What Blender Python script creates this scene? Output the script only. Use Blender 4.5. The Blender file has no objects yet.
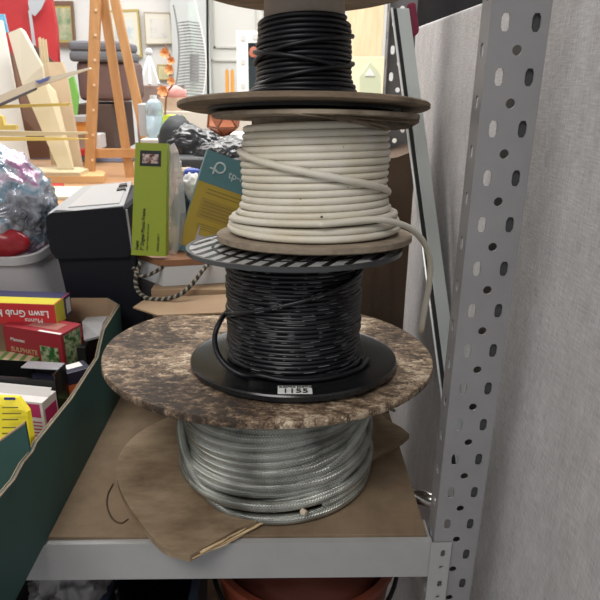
import bpy, bmesh, math, random
from mathutils import Vector, Matrix, Euler, noise
random.seed(7)
PI = math.pi
SC = bpy.context.scene
COL = SC.collection
# ------------------------------------------------------------------ camera
CF = 607.0; CP = math.radians(20.2); CY = math.radians(1.5); CR = math.asin(.0109)
CE = Vector((0, 0, .58))
F_ = Vector((math.sin(CY)*math.cos(CP), math.cos(CY)*math.cos(CP), -math.sin(CP)))
R0 = Vector((math.cos(CY), -math.sin(CY), 0)); U0 = R0.cross(F_)
R_ = R0*math.cos(CR) + U0*math.sin(CR); U_ = -R0*math.sin(CR) + U0*math.cos(CR)
cd = bpy.data.cameras.new('camera'); cam = bpy.data.objects.new('camera', cd); COL.objects.link(cam)
cam.matrix_world = Matrix(((R_.x, U_.x, -F_.x, CE.x), (R_.y, U_.y, -F_.y, CE.y), (R_.z, U_.z, -F_.z, CE.z), (0, 0, 0, 1)))
cd.sensor_width = 36; cd.lens = 36*CF/600; cd.clip_start = .01
cd.dof.use_dof = True; cd.dof.focus_distance = .82; cd.dof.aperture_fstop = 16
SC.camera = cam
# ------------------------------------------------------------------ world, lights, exposure
w = bpy.data.worlds.new('room_ambient'); SC.world = w; w.use_nodes = True
w.node_tree.nodes['Background'].inputs[0].default_value = (.93, .96, 1, 1)
w.node_tree.nodes['Background'].inputs[1].default_value = .30
def area(name, loc, rot, sx, sy, power, col=(1, 1, 1)):
    l = bpy.data.lights.new(name, 'AREA'); l.shape = 'RECTANGLE'; l.size = sx; l.size_y = sy; l.energy = power; l.color = col
    o = bpy.data.objects.new(name, l); o.location = loc; o.rotation_euler = rot; COL.objects.link(o); return o
area('ceiling_panel_light', (-.6, 3.3, 1.88), (0, 0, 0), 3.0, 2.2, 48, (1, .98, .95))
area('ceiling_panel_light', (.0, 1.9, 1.88), (0, 0, 0), 1.6, .6, 30, (1, .98, .95))
area('ceiling_panel_light', (-.7, -.7, 1.88), (0, 0, 0), 1.2, .9, 24, (1, .97, .93))
vs = SC.view_settings; vs.view_transform = 'Standard'; vs.look = 'None'; vs.gamma = 1; vs.use_curve_mapping = False; vs.exposure = 0.56

# ------------------------------------------------------------------ helpers
def ray(x, y): return F_ + R_*((x-300)/CF) - U_*((y-300)/CF)
def atY(x, y, Y): d = ray(x, y); return CE + d*(Y/d.y)
def atZ(x, y, Z): d = ray(x, y); return CE + d*((Z-CE.z)/d.z)
def atX(x, y, X): d = ray(x, y); return CE + d*(X/d.x)
MATS = {}
def mat(name, col, rough=.6, metal=0, col2=None, scale=8, detail=4, bump=0, bscale=None, stretch=(1, 1, 1), lo=.35, hi=.65,
        coat=0, emit=0, trans=0, alpha=1, spec=None, ior=None):
    if name in MATS: return MATS[name]
    m = bpy.data.materials.new(name); m.use_nodes = True; MATS[name] = m
    nt = m.node_tree; N = nt.nodes; L = nt.links; b = N['Principled BSDF']
    b.inputs['Base Color'].default_value = (*col, 1); b.inputs['Roughness'].default_value = rough; b.inputs['Metallic'].default_value = metal
    if coat: b.inputs['Coat Weight'].default_value = coat
    if trans: b.inputs['Transmission Weight'].default_value = trans
    if alpha < 1: b.inputs['Alpha'].default_value = alpha
    if spec is not None: b.inputs['Specular IOR Level'].default_value = spec
    if ior: b.inputs['IOR'].default_value = ior
    if emit: b.inputs['Emission Color'].default_value = (*col, 1); b.inputs['Emission Strength'].default_value = emit
    if col2 is not None or bump:
        tc = N.new('ShaderNodeTexCoord'); mp = N.new('ShaderNodeMapping'); mp.inputs['Scale'].default_value = stretch
        L.new(tc.outputs['Object'], mp.inputs[0])
    if col2 is not None:
        n = N.new('ShaderNodeTexNoise'); n.inputs['Scale'].default_value = scale; n.inputs['Detail'].default_value = detail
        n.inputs['Roughness'].default_value = .65
        r = N.new('ShaderNodeValToRGB'); r.color_ramp.elements[0].position = lo; r.color_ramp.elements[1].position = hi
        r.color_ramp.elements[0].color = (*col, 1); r.color_ramp.elements[1].color = (*col2, 1)
        L.new(mp.outputs[0], n.inputs['Vector']); L.new(n.outputs['Fac'], r.inputs[0]); L.new(r.outputs[0], b.inputs['Base Color'])
    if bump:
        n2 = N.new('ShaderNodeTexNoise'); n2.inputs['Scale'].default_value = bscale or scale*3; n2.inputs['Detail'].default_value = 3
        bp = N.new('ShaderNodeBump'); bp.inputs['Strength'].default_value = bump; bp.inputs['Distance'].default_value = .002
        L.new(mp.outputs[0], n2.inputs['Vector']); L.new(n2.outputs['Fac'], bp.inputs['Height']); L.new(bp.outputs[0], b.inputs['Normal'])
    return m
def nodes(m): return m.node_tree.nodes, m.node_tree.links, m.node_tree.nodes['Principled BSDF']

WM = {}
def wm(o): return WM.get(o.name, Matrix.Identity(4))
def finish(o, smooth):
    if smooth:
        for p in o.data.polygons: p.use_smooth = True
def obj(name, bm, m, parent=None, world=False, smooth=False, autos=None, label=None):
    """one mesh object. world=True: verts are world coords, re-expressed in the parent's frame"""
    me = bpy.data.meshes.new(name)
    if world and parent is not None: bmesh.ops.transform(bm, matrix=wm(parent).inverted(), verts=bm.verts)
    loc = None
    if parent is None:
        xs = [v.co for v in bm.verts]; lo = Vector([min(c[i] for c in xs) for i in range(3)]); hi = Vector([max(c[i] for c in xs) for i in range(3)])
        loc = Vector(((lo.x+hi.x)/2, (lo.y+hi.y)/2, lo.z)); bmesh.ops.translate(bm, vec=-loc, verts=bm.verts)
    bmesh.ops.recalc_face_normals(bm, faces=bm.faces)
    bm.to_mesh(me); bm.free(); o = bpy.data.objects.new(name, me); COL.objects.link(o)
    if loc is not None: o.location = loc; WM[o.name] = Matrix.Translation(loc)
    if parent is not None: o.parent = parent; WM[o.name] = wm(parent)
    for mm in (m if isinstance(m, (list, tuple)) else [m]): me.materials.append(mm)
    if autos is not None:
        for p in me.polygons: p.use_smooth = True
        me.set_sharp_from_angle(angle=math.radians(autos))
    else: finish(o, smooth)
    if label: o['label'] = label
    return o
def tag(o, label, cat, group=None, kind=None):
    o['label'] = label; o['category'] = cat
    if group: o['group'] = group
    if kind: o['kind'] = kind
    return o
def thing(name, label, cat, loc=(0, 0, 0), rot=(0, 0, 0), group=None):
    o = bpy.data.objects.new(name, None); COL.objects.link(o); o.location = loc; o.rotation_euler = rot
    o.empty_display_size = .02
    WM[o.name] = Matrix.Translation(Vector(loc)) @ Euler(rot).to_matrix().to_4x4()
    return tag(o, label, cat, group)
def struct(name, bm, m, **k):
    o = obj(name, bm, m, **k); o['kind'] = 'structure'; return o

def box(lo, hi, bm=None, bev=0):
    bm = bm or bmesh.new()
    g = bmesh.ops.create_cube(bm, size=1)
    c = [(lo[i]+hi[i])/2 for i in range(3)]; s = [hi[i]-lo[i] for i in range(3)]
    bmesh.ops.scale(bm, vec=s, verts=g['verts']); bmesh.ops.translate(bm, vec=c, verts=g['verts'])
    if bev: bmesh.ops.bevel(bm, geom=list({e for v in g['verts'] for e in v.link_edges}), offset=bev, segments=3, affect='EDGES', profile=.6)
    return bm
def obox(o, ux, uy, uz, bm=None, bev=0):
    """box from corner o and three edge vectors"""
    bm = bm or bmesh.new(); o = Vector(o); V = []
    for k in (0, 1):
        for j, i in ((0, 0), (0, 1), (1, 1), (1, 0)): V.append(bm.verts.new(o+ux*i+uy*j+uz*k))
    fs = [(0, 3, 2, 1), (4, 5, 6, 7), (0, 1, 5, 4), (1, 2, 6, 5), (2, 3, 7, 6), (3, 0, 4, 7)]
    for f in fs: bm.faces.new([V[i] for i in f])
    if bev: bmesh.ops.bevel(bm, geom=list({e for v in V for e in v.link_edges}), offset=bev, segments=2, affect='EDGES', profile=.6)
    return bm
def prism(pts, vec, bm=None):
    """polygon (list of 3-D points) extruded along vec"""
    bm = bm or bmesh.new(); a = [bm.verts.new(Vector(p)) for p in pts]; b = [bm.verts.new(Vector(p)+Vector(vec)) for p in pts]
    n = len(a); bm.faces.new(a); bm.faces.new(b[::-1])
    for i in range(n): bm.faces.new((a[i], b[i], b[(i+1) % n], a[(i+1) % n]))
    return bm
def tube(pts, r, seg=8, bm=None, closed=False, rs=None, cap=True):
    bm = bm or bmesh.new(); uvl = bm.loops.layers.uv.verify()
    P = [Vector(p) for p in pts]; n = len(P); rings = []; L = 0; Ls = []
    t0 = (P[1]-P[0]).normalized(); nrm = t0.orthogonal().normalized()
    for i in range(n):
        if closed: t = (P[(i+1) % n]-P[i-1])
        else: t = P[min(i+1, n-1)]-P[max(i-1, 0)]
        t.normalize(); nrm = (nrm - t*nrm.dot(t)).normalized(); b = t.cross(nrm)
        rr = rs[i] if rs else r
        rings.append([bm.verts.new(P[i]+(nrm*math.cos(2*PI*k/seg)+b*math.sin(2*PI*k/seg))*rr) for k in range(seg)])
        if i: L += (P[i]-P[i-1]).length
        Ls.append(L)
    for i in range(n if closed else n-1):
        A, B = rings[i], rings[(i+1) % n]
        for k in range(seg):
            f = bm.faces.new((A[k], A[(k+1) % seg], B[(k+1) % seg], B[k]))
            u0, u1 = Ls[i], Ls[i+1] if i+1 < n else Ls[i]+.01
            for l, uv in zip(f.loops, ((u0, k/seg), (u0, (k+1)/seg), (u1, (k+1)/seg), (u1, k/seg))): l[uvl].uv = uv
    if cap and not closed:
        bm.faces.new(rings[0][::-1]); bm.faces.new(rings[-1])
    return bm
def lathe(prof, bm=None, seg=64, c=(0, 0, 0), wob=None):
    """prof: (radius, z) pairs, closed loop if the first equals the last"""
    bm = bm or bmesh.new(); rings = []
    for r, z in prof:
        if r < 1e-6: rings.append([bm.verts.new((c[0], c[1], c[2]+z))])
        else:
            ring = []
            for k in range(seg):
                a = 2*PI*k/seg; q = r*(1+(wob(a, r) if wob else 0)); ring.append(bm.verts.new((c[0]+q*math.cos(a), c[1]+q*math.sin(a), c[2]+z)))
            rings.append(ring)
    for A, B in zip(rings, rings[1:]):
        for k in range(seg):
            if len(A) == 1 and len(B) == 1: continue
            if len(A) == 1: bm.faces.new((A[0], B[k], B[(k+1) % seg]))
            elif len(B) == 1: bm.faces.new((A[k], A[(k+1) % seg], B[0]))
            else: bm.faces.new((A[k], A[(k+1) % seg], B[(k+1) % seg], B[k]))
    return bm
def smoothpath(pts, n=8):
    """Catmull-Rom through the points"""
    P = [Vector(p) for p in pts]; P = [P[0]*2-P[1]]+P+[P[-1]*2-P[-2]]; out = []
    for i in range(1, len(P)-2):
        for k in range(n):
            t = k/n; a, b, c, d = P[i-1], P[i], P[i+1], P[i+2]
            out.append(.5*((2*b)+(c-a)*t+(2*a-5*b+4*c-d)*t*t+(3*b-a-3*c+d)*t**3))
    out.append(P[-2]); return out
def text(s, size, origin, ux, uy, m, parent, name='lettering', depth=.0003, sx=1, bold=0):
    """text lying in the plane spanned by unit vectors ux (reading direction) and uy (up); origin = baseline start (world)"""
    c = bpy.data.curves.new('t', 'FONT'); c.body = s; c.size = size; c.extrude = depth; c.resolution_u = 2; c.offset = bold
    o = bpy.data.objects.new('t', c); me = bpy.data.meshes.new_from_object(o)
    bm = bmesh.new(); bm.from_mesh(me); bpy.data.objects.remove(o); bpy.data.meshes.remove(me)
    ux = Vector(ux).normalized(); uy = Vector(uy); uy = (uy-ux*uy.dot(ux)).normalized(); uz = ux.cross(uy); og = Vector(origin)
    M = Matrix(((ux.x*sx, uy.x, uz.x, og.x), (ux.y*sx, uy.y, uz.y, og.y), (ux.z*sx, uy.z, uz.z, og.z), (0, 0, 0, 1)))
    bmesh.ops.transform(bm, matrix=M, verts=bm.verts)
    return obj(name, bm, m, parent, world=True)
def pboard(pix, Ys, t=.01):
    """a board whose corners project to pix at depths Ys; t = real thickness away from the viewer"""
    if not isinstance(Ys, (list, tuple)): Ys = [Ys]*len(pix)
    P = [atY(x, y, Y) for (x, y), Y in zip(pix, Ys)]
    n = (P[1]-P[0]).cross(P[2]-P[0]).normalized()
    if n.y < 0: n = -n
    return prism(P, n*t)
class PB:
    """upright box: near bottom-right corner pixel B, a pixel A along its front bottom edge, depth pixel D, all on plane z0; ytop = pixel row of top above B"""
    def __init__(s, B, A, D, z0, ytop, L=None, W=None):
        s.b = atZ(*B, z0); a = atZ(*A, z0); d = atZ(*D, z0)
        s.l = (a-s.b); L = L or s.l.length; s.l = s.l.normalized()*L
        n = Vector((-s.l.y, s.l.x, 0)).normalized()
        if n.y < 0: n = -n
        s.n = n*(W or abs((d-s.b).dot(n)))
        ov = max(s.b.x, (s.b+s.n).x)+.323
        if ov > 0: s.b.x -= ov
        s.h = Vector((0, 0, atY(B[0], ytop, s.b.y).z - z0))
    def bm(s, bev=.0008): return obox(s.b, s.l, s.n, s.h, bev=bev)

# ------------------------------------------------------------------ materials
M_FAB = mat('grey_partition_fabric', (.47, .46, .465), .95, col2=(.58, .57, .575), scale=30, detail=9, lo=.3, hi=.7, stretch=(1, 1, .45), bump=.35, bscale=420)
N, L, b_ = nodes(M_FAB)   # woven weft/warp threads
tc = N.new('ShaderNodeTexCoord'); mixn = N.new('ShaderNodeMixRGB'); mixn.blend_type = 'MULTIPLY'; mixn.inputs[0].default_value = .65
mp1 = N.new('ShaderNodeMapping'); mp1.inputs['Scale'].default_value = (1, 45, 520); n1 = N.new('ShaderNodeTexNoise'); n1.inputs['Scale'].default_value = 1
mp2 = N.new('ShaderNodeMapping'); mp2.inputs['Scale'].default_value = (1, 480, 40); n2 = N.new('ShaderNodeTexNoise'); n2.inputs['Scale'].default_value = 1
ad = N.new('ShaderNodeMath'); ad.operation = 'ADD'; rp = N.new('ShaderNodeValToRGB')
rp.color_ramp.elements[0].position = .3; rp.color_ramp.elements[0].color = (.5, .5, .5, 1); rp.color_ramp.elements[1].position = .72; rp.color_ramp.elements[1].color = (1.25, 1.25, 1.25, 1)
dv = N.new('ShaderNodeMath'); dv.operation = 'MULTIPLY'; dv.inputs[1].default_value = .5
for mp_, n_ in ((mp1, n1), (mp2, n2)): L.new(tc.outputs['Object'], mp_.inputs[0]); L.new(mp_.outputs[0], n_.inputs['Vector'])
L.new(n1.outputs['Fac'], ad.inputs[0]); L.new(n2.outputs['Fac'], ad.inputs[1]); L.new(ad.outputs[0], dv.inputs[0]); L.new(dv.outputs[0], rp.inputs[0])
src = b_.inputs['Base Color'].links[0].from_socket
L.new(src, mixn.inputs[1]); L.new(rp.outputs[0], mixn.inputs[2]); L.new(mixn.outputs[0], b_.inputs['Base Color'])
M_STEEL = mat('grey_painted_steel', (.225, .22, .225), .40, .0, col2=(.255, .25, .255), scale=14, spec=.6)
M_STEELL = mat('light_grey_painted_steel', (.34, .34, .34), .42, 0, col2=(.38, .38, .375), scale=10)
M_ALU = mat('pale_aluminium', (.58, .63, .62), .35, .3)
M_CHIP = mat('chipboard', (.085, .056, .033), .85, col2=(.26, .185, .115), scale=5, detail=12, lo=.28, hi=.62, bump=.3, bscale=300)
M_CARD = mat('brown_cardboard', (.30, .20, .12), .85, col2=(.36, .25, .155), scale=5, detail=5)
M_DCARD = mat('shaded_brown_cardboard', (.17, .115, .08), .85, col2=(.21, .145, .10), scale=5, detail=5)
M_PLY = mat('aged_plywood', (.15, .098, .055), .8, col2=(.35, .26, .165), scale=7, detail=11, lo=.32, hi=.60, stretch=(1, 2.2, 4), bump=.3, bscale=120)
M_PLYD = mat('dark_aged_plywood', (.10, .07, .045), .85, col2=(.32, .235, .16), scale=9, detail=10, lo=.3, hi=.8, stretch=(.6, 3, 3), bump=.6, bscale=140)
M_PLYM = mat('weathered_plywood', (.13, .095, .065), .85, col2=(.42, .345, .26), scale=16, detail=9, lo=.25, hi=.8, stretch=(1, 3, 3), bump=.4, bscale=140)
M_SPL = mat('splintered_pale_wood', (.40, .26, .13), .8, col2=(.78, .60, .36), scale=30, detail=5, stretch=(1, 1, 8), lo=.35, hi=.6)
M_KRAFT = mat('kraft_core', (.33, .27, .22), .75, col2=(.38, .32, .26), scale=5)
M_BLK = mat('black_plastic', (.010, .011, .012), .4)
M_NAVY = mat('near_black_navy_plastic', (.004, .005, .010), .65, spec=.3)
M_GREEN = mat('dark_green_print_card', (.018, .066, .060), .55, col2=(.023, .080, .072), scale=4)
M_WHITE = mat('white_paint', (.80, .80, .78), .6)
M_BWALL = mat('white_wall_paint', (.84, .84, .83), .8, col2=(.88, .88, .87), scale=2)
M_RED = mat('red_print', (.50, .025, .03), .5)
M_DRED = mat('dark_red_print', (.30, .018, .03), .45)
M_YEL = mat('yellow_print', (.80, .66, .02), .5)
M_PAPER = mat('white_card', (.62, .60, .58), .6)
M_INK = mat('black_ink', (.01, .01, .01), .6)
M_INKW = mat('white_ink', (.75, .72, .70), .6)
# OSB with flakes
M_OSB = mat('weathered_osb', (.07, .045, .03), .75)
N, L, b_ = nodes(M_OSB)
tc = N.new('ShaderNodeTexCoord'); mp = N.new('ShaderNodeMapping'); mp.inputs['Scale'].default_value = (1, 1.5, 1); mp.inputs['Rotation'].default_value = (0, 0, .7)
nz = N.new('ShaderNodeTexNoise'); nz.inputs['Scale'].default_value = 60; nz.inputs['Detail'].default_value = 9; nz.inputs['Roughness'].default_value = .8
vo = N.new('ShaderNodeTexVoronoi'); vo.inputs['Scale'].default_value = 75
wp = N.new('ShaderNodeMixRGB'); wp.inputs[0].default_value = .12; nl = N.new('ShaderNodeTexNoise'); nl.inputs['Scale'].default_value = 3.6; nl.inputs['Detail'].default_value = 3
L.new(tc.outputs['Object'], mp.inputs[0]); L.new(mp.outputs[0], nz.inputs['Vector']); L.new(mp.outputs[0], wp.inputs[1]); L.new(nz.outputs['Color'], wp.inputs[2]); L.new(wp.outputs[0], vo.inputs['Vector'])
L.new(tc.outputs['Object'], nl.inputs['Vector'])
sx = N.new('ShaderNodeSeparateColor'); L.new(vo.outputs['Color'], sx.inputs[0])
m1 = N.new('ShaderNodeMath'); m1.operation = 'MULTIPLY_ADD'; m1.inputs[1].default_value = .20; L.new(sx.outputs[0], m1.inputs[0]); L.new(nz.outputs['Fac'], m1.inputs[2])
m2 = N.new('ShaderNodeMath'); m2.operation = 'MULTIPLY_ADD'; m2.inputs[1].default_value = 1.1; L.new(nl.outputs['Fac'], m2.inputs[0]); L.new(m1.outputs[0], m2.inputs[2])
m3 = N.new('ShaderNodeMath'); m3.operation = 'SUBTRACT'; m3.inputs[1].default_value = .64; L.new(m2.outputs[0], m3.inputs[0])
rp = N.new('ShaderNodeValToRGB'); e = rp.color_ramp.elements; e[0].position = .36; e[0].color = (.030, .019, .013, 1); e[1].position = .68; e[1].color = (.74, .62, .46, 1)
e.new(.44).color = (.11, .070, .042, 1); e.new(.55).color = (.30, .21, .135, 1)
L.new(m3.outputs[0], rp.inputs[0]); L.new(rp.outputs[0], b_.inputs['Base Color'])
bp = N.new('ShaderNodeBump'); bp.inputs['Strength'].default_value = .6; bp.inputs['Distance'].default_value = .002; L.new(m1.outputs[0], bp.inputs['Height']); L.new(bp.outputs[0], b_.inputs['Normal'])

def cable_mat(name, base, dash=None, rough=.4, dirt=None, spec=.5):
    m = mat(name, base, rough, spec=spec)
    N, L, b = nodes(m); uv = N.new('ShaderNodeUVMap'); sp = N.new('ShaderNodeSeparateXYZ'); L.new(uv.outputs[0], sp.inputs[0])
    if dash:
        n = N.new('ShaderNodeTexNoise'); n.noise_dimensions = '1D'; n.inputs['Scale'].default_value = 40; n.inputs['Detail'].default_value = 2
        L.new(sp.outputs[0], n.inputs['W'])
        g = N.new('ShaderNodeMath'); g.operation = 'GREATER_THAN'; g.inputs[1].default_value = .56; L.new(n.outputs['Fac'], g.inputs[0])
        ms = []
        for v0 in dash:
            c = N.new('ShaderNodeMath'); c.operation = 'COMPARE'; c.inputs[1].default_value = v0; c.inputs[2].default_value = .022; L.new(sp.outputs[1], c.inputs[0]); ms.append(c)
        a = ms[0]
        for c in ms[1:]:
            q = N.new('ShaderNodeMath'); q.operation = 'MAXIMUM'; L.new(a.outputs[0], q.inputs[0]); L.new(c.outputs[0], q.inputs[1]); a = q
        pr = N.new('ShaderNodeMath'); pr.operation = 'MULTIPLY'; L.new(g.outputs[0], pr.inputs[0]); L.new(a.outputs[0], pr.inputs[1])
        mx = N.new('ShaderNodeMixRGB'); mx.inputs[1].default_value = (*base, 1); mx.inputs[2].default_value = (.24, .24, .25, 1)
        L.new(pr.outputs[0], mx.inputs[0]); L.new(mx.outputs[0], b.inputs['Base Color'])
    if dirt:
        tc = N.new('ShaderNodeTexCoord'); n = N.new('ShaderNodeTexNoise'); n.inputs['Scale'].default_value = 16; n.inputs['Detail'].default_value = 6
        L.new(tc.outputs['Object'], n.inputs['Vector']); r = N.new('ShaderNodeValToRGB'); r.color_ramp.elements[0].position = .36; r.color_ramp.elements[1].position = .62
        r.color_ramp.elements[0].color = (*dirt, 1); r.color_ramp.elements[1].color = (*base, 1); L.new(n.outputs['Fac'], r.inputs[0])
        n2 = N.new('ShaderNodeTexNoise'); n2.inputs['Scale'].default_value = 110; L.new(tc.outputs['Object'], n2.inputs['Vector'])
        g = N.new('ShaderNodeMath'); g.operation = 'GREATER_THAN'; g.inputs[1].default_value = .765; L.new(n2.outputs['Fac'], g.inputs[0])
        mx = N.new('ShaderNodeMixRGB'); mx.inputs[2].default_value = (.06, .05, .04, 1); L.new(g.outputs[0], mx.inputs[0]); L.new(r.outputs[0], mx.inputs[1]); L.new(mx.outputs[0], b.inputs['Base Color'])
    return m
M_CW = cable_mat('white_pvc_cable', (.72, .68, .59), dirt=(.64, .585, .46), rough=.45)
M_CB = cable_mat('black_printed_cable', (.005, .006, .008), spec=.45, dash=(.12, .37, .62, .87), rough=.36)
M_CK = cable_mat('black_rubber_cable', (.005, .0055, .008), rough=.42, spec=.4)
M_CS = mat('braided_steel_cable', (.42, .45, .42), .26, .8, coat=.4)
N, L, b_ = nodes(M_CS); uv = N.new('ShaderNodeUVMap')
hs = []
for sgn in (1, -1):
    sp = N.new('ShaderNodeSeparateXYZ'); L.new(uv.outputs[0], sp.inputs[0])
    a = N.new('ShaderNodeMath'); a.operation = 'MULTIPLY'; a.inputs[1].default_value = 1500; L.new(sp.outputs[0], a.inputs[0])
    c = N.new('ShaderNodeMath'); c.operation = 'MULTIPLY_ADD'; c.inputs[1].default_value = sgn*2*PI*8; L.new(sp.outputs[1], c.inputs[0]); L.new(a.outputs[0], c.inputs[2])
    s = N.new('ShaderNodeMath'); s.operation = 'SINE'; L.new(c.outputs[0], s.inputs[0]); hs.append(s)
mu = N.new('ShaderNodeMath'); mu.operation = 'MAXIMUM'; L.new(hs[0].outputs[0], mu.inputs[0]); L.new(hs[1].outputs[0], mu.inputs[1])
bp = N.new('ShaderNodeBump'); bp.inputs['Strength'].default_value = .55; bp.inputs['Distance'].default_value = .0015; L.new(mu.outputs[0], bp.inputs['Height']); L.new(bp.outputs[0], b_.inputs['Normal'])
tc = N.new('ShaderNodeTexCoord'); n = N.new('ShaderNodeTexNoise'); n.inputs['Scale'].default_value = 14; n.inputs['Detail'].default_value = 8; L.new(tc.outputs['Object'], n.inputs['Vector'])
r = N.new('ShaderNodeValToRGB'); r.color_ramp.elements[0].position = .3; r.color_ramp.elements[0].color = (.15, .155, .135, 1); r.color_ramp.elements[1].position = .62; r.color_ramp.elements[1].color = (.60, .62, .57, 1)
L.new(n.outputs['Fac'], r.inputs[0]); L.new(r.outputs[0], b_.inputs['Base Color'])
M_ROPE = mat('black_and_cream_rope', (.02, .02, .02), .8)
N, L, b_ = nodes(M_ROPE); uv = N.new('ShaderNodeUVMap'); sp = N.new('ShaderNodeSeparateXYZ'); L.new(uv.outputs[0], sp.inputs[0])
a = N.new('ShaderNodeMath'); a.operation = 'MULTIPLY'; a.inputs[1].default_value = 2*PI/.0125; L.new(sp.outputs[0], a.inputs[0])
c = N.new('ShaderNodeMath'); c.operation = 'MULTIPLY_ADD'; c.inputs[1].default_value = 2*PI; L.new(sp.outputs[1], c.inputs[0]); L.new(a.outputs[0], c.inputs[2])
s = N.new('ShaderNodeMath'); s.operation = 'SINE'; L.new(c.outputs[0], s.inputs[0]); g = N.new('ShaderNodeMath'); g.operation = 'GREATER_THAN'; g.inputs[1].default_value = .25; L.new(s.outputs[0], g.inputs[0])
mx = N.new('ShaderNodeMixRGB'); mx.inputs[1].default_value = (.02, .02, .022, 1); mx.inputs[2].default_value = (.27, .24, .18, 1); L.new(g.outputs[0], mx.inputs[0]); L.new(mx.outputs[0], b_.inputs['Base Color'])

# ================================================================== THE ROOM
FL = -.95
struct('floor', box((-3.2, -1.6, FL-.05), (2.6, 5.2, FL)), mat('grey_carpet', (.22, .21, .21), .95, col2=(.28, .27, .26), scale=60))
struct('wall_back', box((-3.2, 5.0, FL), (2.6, 5.1, 1.95)), M_BWALL)
struct('wall_left', box((-3.3, -1.6, FL), (-3.2, 5.1, 1.95)), M_BWALL)
struct('wall_right', box((2.6, -1.6, FL), (2.7, 5.1, 1.95)), M_BWALL)
struct('ceiling', box((-3.3, -1.6, 1.95), (2.7, 5.1, 2.0)), mat('ceiling_white', (.8, .8, .8), .9))

# ---- grey fabric office partition
XP = .305
tl = atX(407, 35, XP); tr = atX(490, -8, XP)
ztop = (tl.z+tr.z)/2
pt = thing('office_partition', 'tall grey fabric office partition standing along the right side of the shelving', 'partition', (XP+.02, .9, FL))
obj('fabric_panel', box((XP, .2, FL+.06), (XP+.035, tl.y, ztop), bev=.006), M_FAB, pt, world=True)
obj('foot', box((XP-.02, .3, FL), (XP+.06, .36, FL+.06)), M_BLK, pt, world=True)
obj('foot', box((XP-.02, tl.y-.1, FL), (XP+.06, tl.y-.04, FL+.06)), M_BLK, pt, world=True)

# ---- metal shelving
PX0, PX1, YF = .2005, .2600, .649
sh = thing('metal_shelving', 'grey slotted steel shelving unit with a brown chipboard shelf', 'shelving', (-.3, .9, FL))
def slotpoly(cx, cy, wd, ht):
    a = wd/2; h = ht/2; c = ht*.24
    return [(cx-a, cy-h+c), (cx-a*.55, cy-h), (cx+a*.55, cy-h), (cx+a, cy-h+c), (cx+a, cy+h-c), (cx+a*.55, cy+h), (cx-a*.55, cy+h), (cx-a, cy+h-c)]
def circ(cx, cy, r, n=14): return [(cx+r*math.cos(2*PI*k/n), cy+r*math.sin(2*PI*k/n)) for k in range(n)]
def perforated(W, z0, z1, pitch, zref, holes, fn, t):
    """sheet with holes; fn(u, z, d) -> world; each cell one pitch tall"""
    bm = bmesh.new()
    k0 = math.floor((z0-zref)/pitch)
    k = k0; faces = []
    while zref+k*pitch < z1:
        za = zref+k*pitch; zb = za+pitch
        tmp = bmesh.new()
        loops = [[(0, za), (W, za), (W, zb), (0, zb)]] + [[(x, za+y*pitch+0) for x, y in h] for h in [[(px, py/pitch) for px, py in hh] for hh in holes]]
        for lp in loops:
            vs_ = [tmp.verts.new((x, y, 0)) for x, y in lp]
            for i in range(len(vs_)): tmp.edges.new((vs_[i], vs_[(i+1) % len(vs_)]))
        bmesh.ops.triangle_fill(tmp, use_beauty=True, edges=tmp.edges[:], normal=(0, 0, 1))
        for f in tmp.faces: faces.append([tuple(v.co) for v in f.verts])
        tmp.free(); k += 1
    vm = {}
    def V(x, y):
        key = (round(x, 5), round(y, 5))
        if key not in vm: vm[key] = bm.verts.new((x, y, 0))
        return vm[key]
    for f in faces:
        try: bm.faces.new([V(p[0], p[1]) for p in f])
        except ValueError: pass
    g = bmesh.ops.extrude_face_region(bm, geom=bm.faces[:])
    bmesh.ops.translate(bm, vec=(0, 0, t), verts=[e for e in g['geom'] if isinstance(e, bmesh.types.BMVert)])
    for v in bm.verts: v.co = fn(*v.co)
    return bm
PI_T = .0507; ZR = .607-PI_T*.5-20*PI_T   # cell: round hole in the middle, slots on the cell edges shifted inside
def upright(x0, yf, z0, z1, flip=1, back=False, m=M_STEEL, prof=.030):
    W = PX1-PX0
    # cell runs from just after one slot pair to just after the next: round hole at .30, slots at .80 of the pitch
    zr = .607-.30*PI_T-40*PI_T
    holes = [circ(W*.51, .30*PI_T, .0050), slotpoly(W*.26, .80*PI_T, .0084, .0165), slotpoly(W*.775, .80*PI_T, .0088, .0170)]
    up = obj('upright', perforated(W, z0, z1, PI_T, zr, holes, lambda u, z, d: Vector((x0+u, yf+d*flip, z)), .002), m, sh, world=True)
    side = [slotpoly(prof*.5, .30*PI_T, .010, .014)]
    obj('side_flange', perforated(prof, z0, z1, PI_T, zr, side, lambda u, z, d: Vector((x0+d, yf+(u+.0021)*flip, z)), .002), m, up, world=True)
    if flip < 0: return up
    obj('outer_flange', box((x0+W-.002, min(yf, yf+flip*.055), z0), (x0+W, max(yf, yf+flip*.055), z1)), m, up, world=True)
    obj('slot_shade_strip', box((x0+W*.60, min(yf+.004*flip, yf+.05*flip), z0), (x0+W-.0025, max(yf+.004*flip, yf+.05*flip), z1)), mat('slot_shade_dark', (.05, .052, .056), .5), up, world=True)  # dark strip added behind the right slots, standing in for the shade inside
    return up
upright(PX0, YF, FL, 1.25)
upright(PX0+.0, 1.32, FL, 1.25, flip=-1)
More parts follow.
